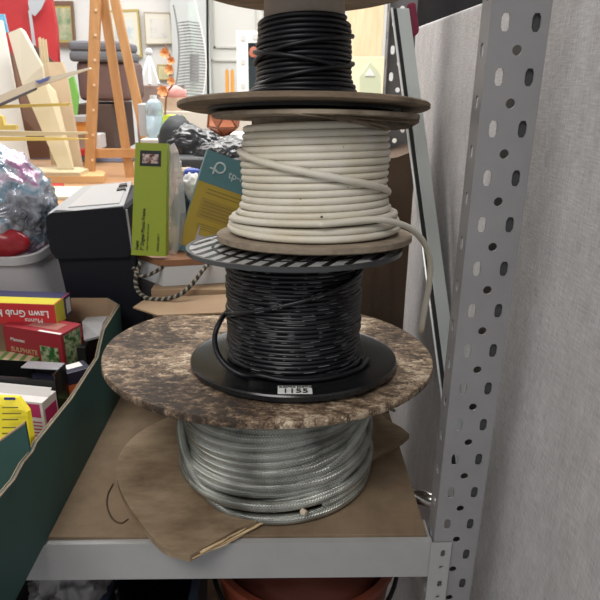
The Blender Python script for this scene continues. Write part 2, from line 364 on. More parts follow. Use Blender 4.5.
# beams
def beam(y, s, z=0, label=None):
    bm = bmesh.new()
    # profile in (y, z): lip on top, face, bottom return
    pr = [(0, 0), (0, -.060), (.018*s, -.060), (.018*s, -.0575), (.0025*s, -.0575), (.0025*s, -.006), (.045*s, -.006), (.045*s, -.0085), (.0475*s, -.0085), (.0475*s, -.0035), (.009*s, -.0035), (.009*s, 0)]
    return obj('beam', prism([(-1.05, y+a, z+b) for a, b in pr], (PX0-.002+1.05, 0, 0), bm), M_STEELL, sh, world=True)
b1 = beam(YF, 1, -.0045); beam(1.32, -1); b3 = beam(YF, 1, -.50); beam(1.32, -1, -.50)
for z in (-.50,):
    obj('lower_shelf_board', box((-1.05, YF+.01, z-.0035), (PX0-.004, 1.31, z+.008)), M_CHIP, sh, world=True)
obj('shelf_board', box((-1.05, YF+.0095, -.0078), (PX0-.008, 1.31, .0), bev=.0008), M_CHIP, sh, world=True)
def bracket(z, y):
    W = .0275
    holes = [slotpoly(W*.62, .035, .0065, .012), circ(W*.60, .012, .003, 10)]
    o = obj('beam_bracket', perforated(W, z-.1049, z-.001, .0525, z-.105, holes, lambda u, zz, d: Vector((PX0-.004+u, y-.0035+d, zz)), .002), M_STEELL, sh, world=True)
    return o
bracket(-.0045, YF); bracket(-.499, YF)
obj('bolt', lathe([(0, 0), (.006, 0), (.006, .006), (.003, .006), (.003, .014), (0, .014)], seg=12, c=(.186, YF+.02, -.078)), mat('zinc', (.6, .6, .6), .3, .9), sh, world=True)

# ---- leaning aluminium framed strip beside the partition
A_ = atY(397, 8, 1.265); B_ = atY(446, 385, .93); dr = (B_-A_).normalized(); B_ = B_+dr*.14
def bar(name, top, bot, wvec, dvec, m, parent=None, bev=.001):
    return obox(top, bot-top, wvec, dvec, bev=bev)
fr = thing('leaning_frame', 'pale aluminium frame bar leaning between the shelving and the partition', 'frame', tuple(B_))
obj('rail', bar('', A_, B_, Vector((.024, .004, 0)), Vector((0, .02, 0)), M_ALU), M_ALU, fr, world=True)
o2 = Vector((-.010, .0, 0))
obj('edge_trim', tube([A_+o2, B_+o2], .0022, 6), mat('bright_alu_edge', (.75, .78, .78), .3, .4), fr, world=True)
obj('seal', bar('', A_+Vector((-.008, .004, 0)), B_+Vector((-.008, .004, 0)), Vector((.008, 0, 0)), Vector((0, .012, 0)), M_BLK), M_BLK, fr, world=True)
obj('fabric_edge', bar('', A_+Vector((.0245, .03, -.05)), B_+Vector((.0245, .03, 0)), Vector((.004, .050, 0)), Vector((.0, .02, 0)), M_FAB), M_FAB, fr, world=True)

tag(obj('string', tube(smoothpath([atZ(*q, .0013) for q in ((113, 484), (108, 494), (107, 506), (112, 518), (121, 523), (128, 519))], 6), .0011, 5), mat('brown_string', (.07, .045, .025), .8)), 'thin curved brown string lying on the chipboard shelf left of the broken plywood', 'string')
# ---- chrome tube on the shelf end, behind the upright
a = atY(409, 494, .82); b = atY(444, 503, .78)
tag(obj('chrome_tube', tube([a, b+(b-a)*.1], .0125, 16), mat('chrome', (.55, .53, .5), .22, .95), smooth=True), 'short chrome tube lying across behind the front upright beside the chipboard shelf', 'tube')

# ================================================================== THE REELS
def helix(n, zf, rf, tilt=lambda i, a: 0, steps=72, jit=.0, a0=0):
    pts = []
    for s in range(int(n*steps)+1):
        t = s/steps; i = int(t); a = a0+2*PI*t
        pts.append((rf(t, a)*math.cos(a), rf(t, a)*math.sin(a), zf(t)+tilt(t, a)))
    return pts
def nz1(x, s=0): return noise.noise(Vector((x, s, .3)))

# --- 1 steel cable reel
SR = (-.0135, .825, 0)
sr = thing('cable_reel', 'large cable reel of braided steel cable on a broken plywood disc, lowest in the stack', 'cable reel', SR, group='wooden reels stacked on the shelf')
pl = [atZ(x, y, .0005) for x, y in [(190, 562), (163, 553), (140, 527), (123, 500), (117, 478), (121, 458), (134, 442), (150, 431), (172, 420)]]
pl = smoothpath(pl, 5)
pl += [Vector((-.15, 1.0, .0005)), Vector((-.02, 1.05, .0005)), Vector((.10, 1.02, .0005)), atZ(376, 412, .0005), atZ(386, 424, .0005), atZ(402, 433, .0005), atZ(409, 439, .0005), atZ(402, 445, .0005), atZ(373, 461, .0005)]
pl += [Vector((.08, .76, .0005)), atZ(277, 519, .0005), atZ(240, 533, .0005)]
bf = obj('broken_bottom_flange', prism(pl, (0, 0, .010)), M_PLY, sr, world=True)
sp0 = atZ(190, 562, .0005); sp1 = atZ(277, 519, .0005); ex = (sp1-sp0); nn = Vector((ex.y, -ex.x, 0)).normalized()
bm = bmesh.new()
for k in range(9):
    u0 = random.uniform(0, .75); u1 = u0+random.uniform(.2, .45)-.05*k*0; z = .001+.0010*k
    a = sp0+ex*u0; b = sp0+ex*min(u1, 1.0)
    prism([a-nn*.001, b-nn*.001, a+(b-a)*.6+nn*random.uniform(.001, .0035), a+nn*random.uniform(.0005, .004)], (0, 0, .0009), bm)
    for v in bm.verts[-8:]: v.co.z += z
obj('splintered_edge', bm, M_SPL, bf, world=True, label='pale splintered break along the front of the plywood')
obj('drum', lathe([(0, .0105), (.118, .0105), (.116, .150), (0, .150)], seg=48), mat('reel_core_dark', (.05, .045, .04), .7), sr)
rs_ = [.145, .144, .135, .137, .133, .135, .131, .134, .131, .133, .130, .132]
def rf(t, a):
    i = min(int(t), 11); j = min(i+1, 11); f = t-int(t)
    return rs_[i]*(1-f)+rs_[j]*f + .0025*nz1(t*2.1, 1) + .003*math.sin(a*2+i)
def tl_(t, a): return (.010*min(1, max(0, (t-1)/2.5)))*math.cos(a-.15)*(1-max(0, (t-7.5)/3.5)) + .0018*nz1(t*3.3, 7)
pts = helix(10.7, lambda t: .0185+t*.0124, rf, tl_, steps=64, a0=-1.1)
bm = tube(pts, .0077, 12)
# loose crossing strands on the front right and the fallen loop at the left
def loop(r0, r1, z0, z1, a0, a1, n=40): return [((r0+(r1-r0)*k/n)*math.cos(a0+(a1-a0)*k/n), (r0+(r1-r0)*k/n)*math.sin(a0+(a1-a0)*k/n), z0+(z1-z0)*(k/n)**1.3) for k in range(n+1)]
tube(loop(.130, .144, .034, .150, -1.95, .22), .0077, 12, bm)
tube(loop(.128, .147, .024, .085, -1.75, .35), .0077, 12, bm)
lp = []
for k in range(60):
    f = k/59; a = -3.7+3.9*f; lp.append(((.1455-.012*max(0, f-.7))*math.cos(a), (.1455-.012*max(0, f-.7))*math.sin(a), .145+(.0085-.145)*min(1, f/.42)**.8))
tube(lp, .0077, 12, bm)
obj('steel_cable', bm, M_CS, sr, smooth=True)
for a in (-1.32,):
    obj('cable_end', tube([(.147*math.cos(a), .147*math.sin(a)-.004, .024), (.147*math.cos(a)+.006, .147*math.sin(a)-.009, .023)], .004, 8), mat('frayed_wire', (.6, .5, .38), .6), sr)
# big OSB top flange, tilted back
TB = (-.0245, .86, .185)
TXB, TYB = math.radians(-4.5), math.radians(-1.1)
SRM = wm(sr).inverted()
ER = Euler((TXB, -TYB, 0)).to_matrix().to_4x4()
bm = lathe([(0, 0), (.2485, 0), (.2495, -.0015), (.2495, -.0085), (.2485, -.010), (0, -.010)], seg=120, wob=lambda a, r: .007*nz1(a*3+3, 2)*0+.006*noise.noise(Vector((math.cos(a)*2.5, math.sin(a)*2.5, 1)))+.003*noise.noise(Vector((math.cos(a)*14, math.sin(a)*14, 2))))
bmesh.ops.transform(bm, matrix=Matrix.Translation(Vector(TB)-Vector(SR)) @ ER, verts=bm.verts)
obj('top_flange', bm, M_OSB, sr, autos=40, label='large round weathered wooden top flange, flaking and mottled brown')
tag(obj('twig', tube([atY(378, 404, 1.0), atY(386, 407, .98), atY(395, 411, .97)], .003, 6), M_STEEL, smooth=True), 'thin grey metal rod end poking out beneath the right side of the big mottled disc', 'rod')

# --- 2 black plastic spool of printed cable
SB = Vector((.0125, .803, .1995)); TXS = math.radians(-5.0)
sb = thing('cable_spool', 'black plastic spool of black printed cable with a 1155 sticker, on the big mottled disc', 'cable spool', tuple(SB-Vector((0, 0, .004))), (TXS, 0, 0))
BR = .1485; HS = .1625
M_BPL = mat('glossy_black_spool_plastic', (.010, .011, .012), .24, col2=(.016, .017, .018), scale=20, bump=.05, bscale=30)
obj('bottom_flange', lathe([(.02, -.004), (.02, .003), (.100, .003), (BR-.004, .0035), (BR-.0015, .005), (BR, .003), (BR, -.003), (BR-.002, -.004), (.02, -.004)], seg=96), M_BPL, sb, autos=35)
# ribbed top flange: ring, inner ring, radial slanted slots and thin plate
bm = lathe([(.035, HS+.002), (BR-.001, HS+.002), (BR-.001, HS-.002), (.035, HS-.002), (.035, HS+.002)], seg=96)
tf = obj('top_flange', bm, mat('pale_scuffed_spool_plastic', (.33, .34, .34), .35, col2=(.5, .5, .5), scale=14), sb, autos=35)
bm = lathe([(BR-.005, HS+.001), (BR-.005, HS+.0028), (BR, HS+.0028), (BR, HS-.003), (BR-.005, HS-.003), (BR-.005, HS+.001)], seg=96)
obj('rim', bm, mat('dark_spool_rim', (.05, .052, .054), .28), tf, autos=35)
obj('ring_rib', lathe([(.110, HS+.001), (.110, HS+.003), (.1140, HS+.003), (.1140, HS+.001), (.110, HS+.001)], seg=96), M_BPL, tf)
bm = bmesh.new(); an = math.radians(66)
for k in range(-6, 7):
    y = k*.0215; r = BR-.008
    if abs(y) >= r-.004: continue
    xx = math.sqrt(r*r-y*y)
    for (xa, xb) in ((-xx, -.004), (.004, xx)):
        q = [(xa, y-.0042), (xb, y-.0042), (xb, y+.0042), (xa, y+.0042)]
        prism([(px*math.cos(an)-py*math.sin(an), px*math.sin(an)+py*math.cos(an), HS+.0019) for px, py in q], (0, 0, .0006), bm)
rb = obj('slat_ribs', bm, M_BPL, tf)
obj('underside', lathe([(.035, HS-.0025), (BR-.0065, HS-.0025), (BR-.0065, HS-.0035), (.035, HS-.0035), (.035, HS-.0025)], seg=96), M_BPL, tf)
obj('drum', lathe([(0, .003), (.085, .003), (.085, HS-.006), (0, HS-.006)], seg=48), M_BLK, sb)
nt_ = 24
def rfb(t, a): return .0925+.0016*nz1(t*1.7, 4)+(.006*max(0, 1-t/1.6))+.0008*math.sin(a*3+t)
pts = helix(nt_-.3, lambda t: .0068+t*(HS-.0165)/nt_+.0006*nz1(t*2.3, 9), rfb, steps=72, a0=-2.2)
bm = tube(pts, .0035, 8)
pts = []
for k in range(50):   # diagonal strand across the front
    f = k/49; a = -.20-(PI-.45)*f; r = .0985+.003*math.sin(PI*f); pts.append((r*math.cos(a), r*math.sin(a), .150-.078*f**.85+.004*math.sin(PI*f)))
tube(pts, .0035, 8, bm)
obj('printed_cable', bm, M_CB, sb, smooth=True)
INV = wm(sb).inverted()
lw = [atY(230, 310, .80), atY(222, 318, .765), atY(215, 335, .745), atY(217, 352, .725), atY(227, 366, .71), atY(243, 375, .700)]
lw = [INV @ p for p in lw] + [(-.045, -.099, .012), (-.01, -.108, .009), (.04, -.1, .008), (.085, -.07, .008), (.105, -.03, .009)]
obj('loose_cable_loop', tube(smoothpath(lw, 8), .0037, 8), M_CK, sb, smooth=True)
a0_ = -1.62; lb = bmesh.new(); r0, r1 = .1235, .1425
ap = [(r*math.cos(a), r*math.sin(a), .0040 if r == r0 else .0050) for r, a in [(r0, a0_-.11), (r0, a0_+.11), (r1, a0_+.10), (r1, a0_-.10)]]
# sticker on the front of the flange
sw = [(-.0215, -.1425, .0052), (.0215, -.1425, .0052), (.0215, -.1165, .0043), (-.0215, -.1165, .0043)]
st = obj('sticker', prism(sw, (0, 0, .0006)), mat('white_sticker', (.85, .86, .84), .5), sb, label='white sticker reading 1155')
WB = wm(sb); e1 = (WB.to_3x3() @ Vector((1, 0, 0))); e2 = (WB.to_3x3() @ Vector((0, 1, .05)))
text('1155', .0165, WB @ Vector((-.0160, -.1405, .0061)), e1, e2, M_INK, st, 'number', bold=.0001)
text('ELECTRO BROTHERS', .0050, WB @ Vector((-.0200, -.1235, .0057)), e1, e2, M_INK, st, 'small_print', bold=.0001)

# --- 3 white cable reel (wooden)
SW = Vector((.0405, .834, .3648)); TXW = math.radians(-5.8)
sw_ = thing('cable_reel', 'wooden reel wound with white cable, between the two reels of black cable', 'cable reel', tuple(SW), (TXW, 0, 0), 'wooden reels stacked on the shelf')
obj('bottom_flange', lathe([(0, .0), (.1325, 0), (.136, .002), (.136, .009), (.134, .0105), (0, .0105)], seg=90, wob=lambda a, r: .010*noise.noise(Vector((math.cos(a)*1.8, math.sin(a)*1.8, 4)))), M_PLYM, sw_, autos=40)
HW = .1625
def wobt(a, r):
    f = 0
    aa = (a+PI) % (2*PI)-PI
    if -1.5 < aa < -.25: f = -.035*math.sin((aa+1.5)/1.25*PI)
    return f+.008*noise.noise(Vector((math.cos(a)*2, math.sin(a)*2, 9)))
obj('drum', lathe([(0, .010), (.086, .010), (.086, HW), (0, HW)], seg=48), M_PLYM, sw_)
rw = [.110, .112, .107, .104, .101, .0985, .0975, .097, .0965, .0965, .097, .0965, .097, .0975, .0970, .096, .0955, .095, .0945, .094]
def rfw(t, a):
    t = t*1.2; i = min(int(t), 19); j = min(i+1, 19); f = t-int(t); return rw[i]*(1-f)+rw[j]*f+.0008*nz1(t*2.7, 3)+.0010*math.sin(a*2+t*.6)
NW = 15.6
pts = helix(NW, lambda t: .0150+t*(HW-.021)/NW+.0005*nz1(t*2, 5), rfw, lambda t, a: .0022*math.cos(a-.2)*min(1, t), steps=72, a0=-2.5)
bm = tube(pts, .0047, 10)
pts = []
for k in range(60):   # slanting strand across the front
    f = k/59; a = PI+.25+(PI-.35)*f; r = .1005+.003*math.sin(PI*f)+.003*(1-f); pts.append((r*math.cos(a), r*math.sin(a), .1200-.054*f))
tube(pts, .0047, 10, bm)
for (z, r, ph, am) in ((.0205, .116, 0, .004), (.0275, .113, .6, .003), (.036, .109, 1.4, .003)):
    pts = [((r+.0025*math.sin(2*a+ph))*math.cos(a), (r+.0025*math.sin(2*a+ph))*math.sin(a), z+am*math.sin(a+ph)) for a in [2*PI*k/72 for k in range(72)]]
    tube(pts, .0047, 10, bm, closed=True)
obj('white_cable', bm, M_CW, sw_, smooth=True)
IW = wm(sw_).inverted()
fw = []
for k in range(14):
    a = PI+.35+(PI*.42)*k/13; fw.append((.119*math.cos(a), .119*math.sin(a), .034+.003*k/13))
fw += [IW @ atY(x, y, Y) for x, y, Y in [(372, 219.5, .742), (393, 222, .760), (411, 229, .785), (424, 243, .81), (430, 262, .83), (429, 285, .845), (425, 308, .86), (421, 332, .875)]]
obj('trailing_cable_end', tube(smoothpath(fw, 6), .0043, 10), M_CW, sw_, smooth=True)
# broken upper flange
bm = lathe([(0, HW), (.137, HW), (.1385, HW+.001), (.1385, HW+.005), (.137, HW+.006), (0, HW+.006)], seg=90, wob=wobt)
obj('broken_top_flange', bm, M_PLYM, sw_, autos=40)
sg = [(292, 113.5, .712), (330, 118, .722), (352, 123, .738), (385, 131, .765), (408, 129, .80), (419, 123, .84), (420, 116.5, .845), (340, 112, .725)]
bm = prism([atY(*q) for q in sg], (0, .006, .001))
obj('delaminated_layer', bm, M_PLYM, sw_, world=True)
bm = bmesh.new()
for q in (((318, 115.5, .717), (350, 119, .732), (388, 127, .764)), ((335, 115.5, .722), (370, 119, .745), (412, 122.5, .81)), ((300, 115, .712), (325, 117.3, .719), (352, 122.4, .736))):
    tube(smoothpath([atY(*p) for p in q], 5), .0009, 5, bm)
obj('splinters', bm, M_PLYD, sw_, world=True)

# --- 4 top reel with black cable
ST = Vector((.0250, .872, .5365)); TXT = math.radians(-7.3)
s4 = thing('cable_reel', 'wooden reel of plain black cable, topmost in the stack', 'cable reel', tuple(ST), (TXT, 0, 0), 'wooden reels stacked on the shelf')
obj('bottom_flange', lathe([(0, .0), (.168, 0), (.1705, .0015), (.1705, .006), (.168, .008), (0, .008)], seg=110, wob=lambda a, r: .009*noise.noise(Vector((math.cos(a)*2, math.sin(a)*2, 14)))), M_PLYD, s4, autos=40)
obj('gap_shade_disc', lathe([(0, -.004), (.132, -.004), (.132, 0), (0, 0)], seg=60), M_BLK, s4)  # black disc added as the shade in the gap below this flange
H4 = .158
obj('drum', lathe([(0, .0105), (.050, .0105), (.056, .108), (.0540, .110), (.0535, H4), (0, H4)], seg=60), M_KRAFT, s4, autos=40)
r4 = [.078, .070, .069, .065, .062, .0625, .0615, .0615, .061, .062, .061, .0615, .060, .060, .0595, .0595]
def rf4(t, a):
    i = min(int(t), 15); j = min(i+1, 15); f = t-int(t); return r4[i]*(1-f)+r4[j]*f+.0010*nz1(t*2.7, 13)
pts = helix(15.3, lambda t: .0135+t*.0064, rf4, lambda t, a: .0012*math.cos(a), steps=60, a0=-2.4)
bm = tube(pts, .0033, 8)
def strand(z0, z1, r, a0, a1, rr=.0033, bm=bm, bulge=.004):
    pts = []
    for k in range(40):
        f = k/39; a = a0+(a1-a0)*f; q = r+bulge*math.sin(PI*f); pts.append((q*math.cos(a), q*math.sin(a), z0+(z1-z0)*f))
    tube(pts, rr, 8, bm)
strand(.058, .092, .0655, PI+.1, 2*PI-.3); strand(.020, .060, .0655, PI-.1, 2*PI-.1); strand(.075, .050, .0655, PI-.05, PI+2.2)
for z, r in ((.0145, .078), (.0145, .0715), (.0205, .0725)):
    tube([(r*math.cos(2*PI*k/60), r*math.sin(2*PI*k/60), z+.001*math.sin(4*PI*k/60)) for k in range(60)], .0033, 8, bm, closed=True)
obj('black_cable', bm, M_CK, s4, smooth=True)
obj('top_flange', lathe([(0, H4), (.155, H4), (.1565, H4+.002), (.1565, H4+.009), (.155, H4+.011), (0, H4+.011)], seg=110, wob=lambda a, r: .008*noise.noise(Vector((math.cos(a)*2, math.sin(a)*2, 24)))), M_PLYM, s4, autos=40)

# ================================================================== LEFT: GREEN TRAY AND ITS BOXES
XC = -.315; T_ = .004
cr = thing('cardboard_tray', 'large dark green cardboard tray full of garden product boxes, at left on the shelf', 'tray', (XC-.17, .8, 0))
rim = [(.50, .137), (.562, .140), (.60, .135), (.628, .139), (.655, .136), (.67, .140), (.80, .129), (.90, .131), (.935, .131), (.955, .145), (.985, .162), (1.09, .168)]
pts = [Vector((XC, .50, .001)), Vector((XC, 1.09, .001))]+[Vector((XC, y, z)) for y, z in rim[::-1]]
tw = obj('side_wall', prism(pts, (-T_, 0, 0)), M_GREEN, cr, world=True)
M_RIM = mat('torn_card_rim', (.15, .115, .08), .85, col2=(.24, .18, .12), scale=30)
bm = bmesh.new()
for (y0, z0), (y1, z1) in zip(rim, rim[1:]):
    prism([Vector((XC+.0003, y0, z0-.0012)), Vector((XC+.0003, y1, z1-.001)), Vector((XC+.0003, y1, z1+.0006)), Vector((XC+.0003, y0, z0+.0006))], (-T_*.6, 0, 0), bm)
obj('torn_rim', bm, M_RIM, tw, world=True)
obj('inner_liner', prism([p+Vector((-T_-.001, 0, 0)) for p in pts], (-.001, 0, 0)), M_CARD, tw, world=True)
c0 = Vector((XC, 1.09, 0)); c1 = Vector((XC-.03, 1.125, 0))
for p, q in ((c0, c1), (c1, Vector((-.70, 1.125, 0)))):
    d = (q-p).normalized(); n = Vector((-d.y, d.x, 0))
    o = obj('end_wall', obox(p+Vector((0, 0, .001)), q-p, n*T_, Vector((0, 0, .168))), M_GREEN, cr, world=True)
    obj('inner_liner', obox(p+n*(T_+.0002)+Vector((0, 0, .001)), q-p, n*.001, Vector((0, 0, .170))), M_CARD, o, world=True)
obj('base', box((-.70, .50, .0005), (XC-T_, 1.12, .004)), M_CARD, cr, world=True)
obj('far_side_wall', box((-.704, .50, .001), (-.70, 1.12, .14)), M_GREEN, cr, world=True)
f0 = Vector((XC-T_, .655, .001)); zt1 = atY(25, 423, .655); zt0 = atY(0, 441, .655)
ft = zt1+(zt0-zt1)*3.2
fp = [f0, f0+Vector((0, 0, .134)), zt1, ft, Vector((ft.x, .655, .001))]
fo = obj('front_flap', prism(fp, (0, .004, 0)), M_GREEN, cr, world=True)
obj('torn_rim', obox(zt1+Vector((0, -.0005, -.001)), ft-zt1, Vector((0, .005, 0)), Vector((0, 0, .0022))), M_CARD, fo, world=True)

def front_face(pb): return pb.b+pb.l, (-pb.l).normalized(), pb.h.normalized(), pb.n.normalized()
# support cartons hidden lower in the tray are real boxes too: the tray is full
def pbthing(name, pb, m, label, cat='box'):
    t = thing(name, label, cat, tuple(pb.b)); pb.t = t
    pb.body = obj('carton', pb.bm(), m, t, world=True); return t
def patch(pb, face, u0, v0, u1, v1, m, name='printed_panel', t=.0004):
    """flat print on the front ('f'), right side ('s') or top ('t'), u/v in 0..1 from the viewer's left/bottom"""
    L_, N_, H_ = pb.l, pb.n, pb.h
    if face == 'f': o = pb.b+L_; U = -L_; V = H_; W = -N_.normalized()
    elif face == 's': o = pb.b; U = N_; V = H_; W = -L_.normalized()
    else: o = pb.b+L_+H_; U = -L_; V = N_; W = Vector((0, 0, 1))
    return obj(name, obox(o+U*u0+V*v0+W*.0002, U*(u1-u0), V*(v1-v0), W*t), m, pb.body, world=True)
def ptext(pb, face, s, size, u, v, m, flip=False, sx=1, bold=0, name='lettering'):
    L_, N_, H_ = pb.l, pb.n, pb.h
    if face == 'f': o = pb.b+L_; U = -L_; V = H_; W = -N_.normalized()
    elif face == 's': o = pb.b; U = N_; V = H_; W = -L_.normalized()
    else: o = pb.b+L_+H_; U = -L_; V = N_; W = Vector((0, 0, 1))
    p = o+U*u+V*v+W*.0008
    ux, uy = (-U, -V) if flip else (U, V)
    return text(s, size, p, ux, uy, m, pb.body, name, sx=sx, bold=bold)
# Lawn grub box (upside down)
g = PB((57, 326), (0, 324), (78, 313), .158, 305, L=.17, W=.065)
pbthing('product_box', g, M_RED, 'red and yellow lawn grub killer box lying upside down atop the pile in the tray')
patch(g, 's', 0.0, 0, .55, 1, mat('yellow_print2', (.50, .46, .04), .5)); patch(g, 's', .55, 0, 1, 1, mat('navy_print', (.03, .03, .09), .5)); patch(g, 's', .68, .15, .95, .85, M_PAPER, 'barcode_label')
patch(g, 't', .0, .02, .99, .5, mat('yellow_print3', (.62, .55, .04), .5)); patch(g, 't', .0, .5, .99, .98, mat('navy_print', (.03, .03, .09), .5))
ptext(g, 'f', 'Lawn Grub Killer', .0185, .935, .70, M_INKW, flip=True, bold=.0003, sx=.95)
ptext(g, 'f', 'Munns', .0125, .86, .33, M_INKW, flip=True)
# sulphate box
g = PB((66, 376), (4, 364), (92, 362), .085, 335, L=.125, W=.055)
pbthing('product_box', g, M_DRED, 'dark red sulphate of potash box with a green plant picture, under the lawn grub box')
M_LEAF = mat('plant_picture', (.02, .10, .02), .5, col2=(.38, .42, .25), scale=90, detail=2, lo=.4, hi=.6)
patch(g, 's', .12, .08, .88, .94, M_LEAF, 'plant_picture'); patch(g, 'f', .62, .05, .93, .66, M_LEAF, 'plant_picture')
patch(g, 't', .62, .0, .99, .10, M_INKW); patch(g, 't', .35, .25, .85, .75, mat('pinkish_print', (.36, .14, .12), .5), 'printed_panel')
ptext(g, 'f', 'SULPHATE', .0125, .10, .40, mat('tan_ink', (.50, .30, .16), .6), bold=.0002); ptext(g, 'f', 'OF POTASH', .0105, .10, .18, mat('tan_ink', (.50, .30, .16), .6), bold=.0002)
ptext(g, 'f', 'Manutec', .009, .12, .66, M_INKW)
# dark blue box, green box, black open box, white and pink box, yellow pack
g = PB((68, 412), (62, 405), (92, 372), .068, 382, L=.035, W=.085)
pbthing('product_box', g, mat('dark_navy_print', (.02, .02, .045), .4), 'narrow dark navy box with orange print wedged against the tray wall')
patch(g, 't', .2, .3, .8, .55, mat('orange_print', (.55, .12, .04), .5)); patch(g, 't', .1, .60, .6, .9, M_INKW); patch(g, 's', .25, .12, .7, .6, mat('orange_print', (.55, .12, .04), .5))
ptext(g, 's', 'Zest', .014, .08, .25, M_INKW, bold=.0003)
g = PB((36, 372), (0, 372), (42, 352), .095, 363, L=.16, W=.05)
pbthing('product_box', g, mat('green_print', (.10, .20, .05), .5, col2=(.14, .28, .07), scale=12), 'green box with beige stripes lying before the dark red box')
for k in range(4): patch(g, 't', .50+.12*k, .15, .57+.12*k, .9, mat('beige_print', (.48, .38, .25), .6), 'stripe')
patch(g, 'f', .0, .0, .99, .5, M_CARD, 'cardboard_strip')
g = PB((62, 428), (20, 425), (58, 400), .045, 374, L=.16, W=.036)
t = thing('product_box', 'open glossy black box with a silver sheen, middle of the tray', 'box', tuple(g.b)); g.t = t
M_GB = mat('glossy_black_card', (.008, .008, .009), .22, coat=.3)
Ln = g.l.normalized(); Nn = g.n.normalized(); tk = .0015
gb = obj('carton', obox(g.b, g.l, Nn*tk, g.h*.88), M_GB, t, world=True); g.body = gb
obox_ = lambda o, a, b_, c: obj('carton_wall', obox(o, a, b_, c), M_GB, t, world=True)
obox_(g.b+g.n, g.l, Nn*tk, g.h); obox_(g.b, Ln*tk, g.n, g.h); obox_(g.b+g.l, Ln*tk, g.n, g.h); obox_(g.b, g.l, g.n, Vector((0, 0, tk)))
obj('silver_flap', obox(g.b+g.h+g.n*.35, Ln*.062, g.n*.65, Vector((0, 0, .0015))), mat('silver_card', (.42, .43, .45), .25, .7), t, world=True)
obj('front_lip', obox(g.b+g.h*.86-Nn*.001, g.l, g.n*.18, Vector((0, 0, .0015))), M_GB, t, world=True)
g = PB((48, 442), (30, 440), (68, 415), .055, 403, L=.16, W=.038)
pbthing('product_box', g, M_PAPER, 'white and magenta box in front of the glossy black box')
M_MAG = mat('magenta_print', (.42, .02, .12), .5)
patch(g, 's', .12, .10, .9, .80, M_MAG); ptext(g, 's', 'GRO', .016, .2, .3, M_INKW, bold=.0003); patch(g, 'f', .80, .62, .97, .95, M_MAG)
for k in range(5): patch(g, 'f', .84, .12+.09*k, .97, .145+.09*k, M_MAG, 'small_print')
q = [g.b+g.h+g.n*.9-g.l*0, g.b+g.h+g.n*.3, g.b+g.h+g.n*.5+Vector((0, 0, .018))]
obj('lid_flap', prism([g.b+g.h+g.n*.45, g.b+g.h+g.l+g.n*.45, g.b+g.h+g.l+g.n*.75+Vector((0, 0, .010)), g.b+g.h+g.n*.75+Vector((0, 0, .010))], (0, .001, 0)), M_PAPER, g.t, world=True)
yl = pboard([(-30, 470), (31, 470), (31, 438), (27, 412), (17, 398), (-30, 396)], [.67, .67, .68, .70, .715, .72], .012)
yo = obj('foil_packet', yl, M_YEL, bm and None)
tag(yo, 'bright yellow product packet standing behind the torn front flap of the tray', 'packet')
for k in range(6):
    y = 407+k*6.0+(k > 2)*2
    obj('printed_line', pboard([(2, y), (18+k % 2*3, y), (18+k % 2*3, y+1.3), (2, y+1.3)], [.6925-.004*k]*4, .0008), mat('olive_ink', (.25, .22, .02), .6), yo, world=True)
obj('printed_line', pboard([(4, 397.5), (15, 397.5), (15, 400), (4, 400)], .7125, .0008), mat('blue_ink', (.03, .05, .2), .6), yo, world=True)
# lower filler boxes in the tray (visible in the gaps only)
tag(obj('product_box', box((-.50, .88, .005), (-.335, .985, .0835), bev=.001), mat('olive_print', (.10, .13, .03), .6)), 'olive green box at the bottom of the tray beneath the dark red box', 'box')
tag(obj('product_box', box((-.47, .99, .005), (-.355, 1.11, .125), bev=.001), M_BLK), 'black box standing at the far end of the tray', 'box')
g = PB((97, 343), (84, 344), (105, 322), .128, 336, L=.06, W=.05)
tag(obj('plastic_bag', pboard([(84, 340), (99, 336), (103, 322), (108, 316), (86, 317), (82, 322)], [1.0, .99, 1.04, 1.07, 1.09, 1.05], .004), mat('pale_grey_plastic_film', (.30, .30, .31), .3)), 'pale grey folded plastic film at the far corner of the tray', 'plastic film')

# ================================================================== BEHIND: black bin, tub, cartons
bn = thing('storage_bin', 'black lidded bin with a pale grey top, behind the tray', 'bin', (-.33, 1.1, 0))
YB = 1.145
lip = [(46, 224), (46, 217), (51, 213), (122, 207), (125, 210), (131, 252), (128, 257), (56, 259), (50, 250)]
P = [atY(x, y, YB) for x, y in lip]
body = [atY(x, y, YB+.012) for x, y in [(56, 250), (129, 250), (147, 330), (152, 400), (86, 400), (68, 300)]]
for p in body:
    p.z = max(p.z, .002)
obj('body', prism(body, (0, .26, 0)), M_NAVY, bn, world=True)
bl = obj('lid_band', prism(P, (0, .27, 0)), M_NAVY, bn, world=True)
tp = [atY(48, 215.5, YB+.004), atY(124, 207.6, YB+.004), atY(132, 183, YB+.27), atY(84, 187.5, YB+.27)]
up = Vector((0, 0, .004))
lid = obj('lid', prism(tp, up), mat('pale_grey_lid_plastic', (.34, .355, .37), .35), bn, world=True, label='pale grey flat lid')
def mid(a, b, f): return a+(b-a)*f
def onlid(u, v): return mid(mid(tp[0], tp[1], u), mid(tp[3], tp[2], u), v)+up
obj('panel', prism([onlid(.22, .12), onlid(.93, .08), onlid(.93, .9), onlid(.22, .92)], (0, 0, .002)), mat('pale_lid_panel', (.42, .43, .44), .3), lid, world=True)
for v in (.55, .72):
    obj('catch', prism([onlid(.80, v), onlid(.95, v+.02), onlid(.93, v+.12), onlid(.8, v+.10)], (0, 0, .005)), M_BLK, lid, world=True)
obj('side_panel', prism([atY(125, 210, YB+.002), atY(131, 252, YB+.002), atY(133, 250, YB+.2), atY(130, 199, YB+.2)], (.004, 0, 0)), mat('grey_side', (.30, .30, .30), .5), bn, world=True)

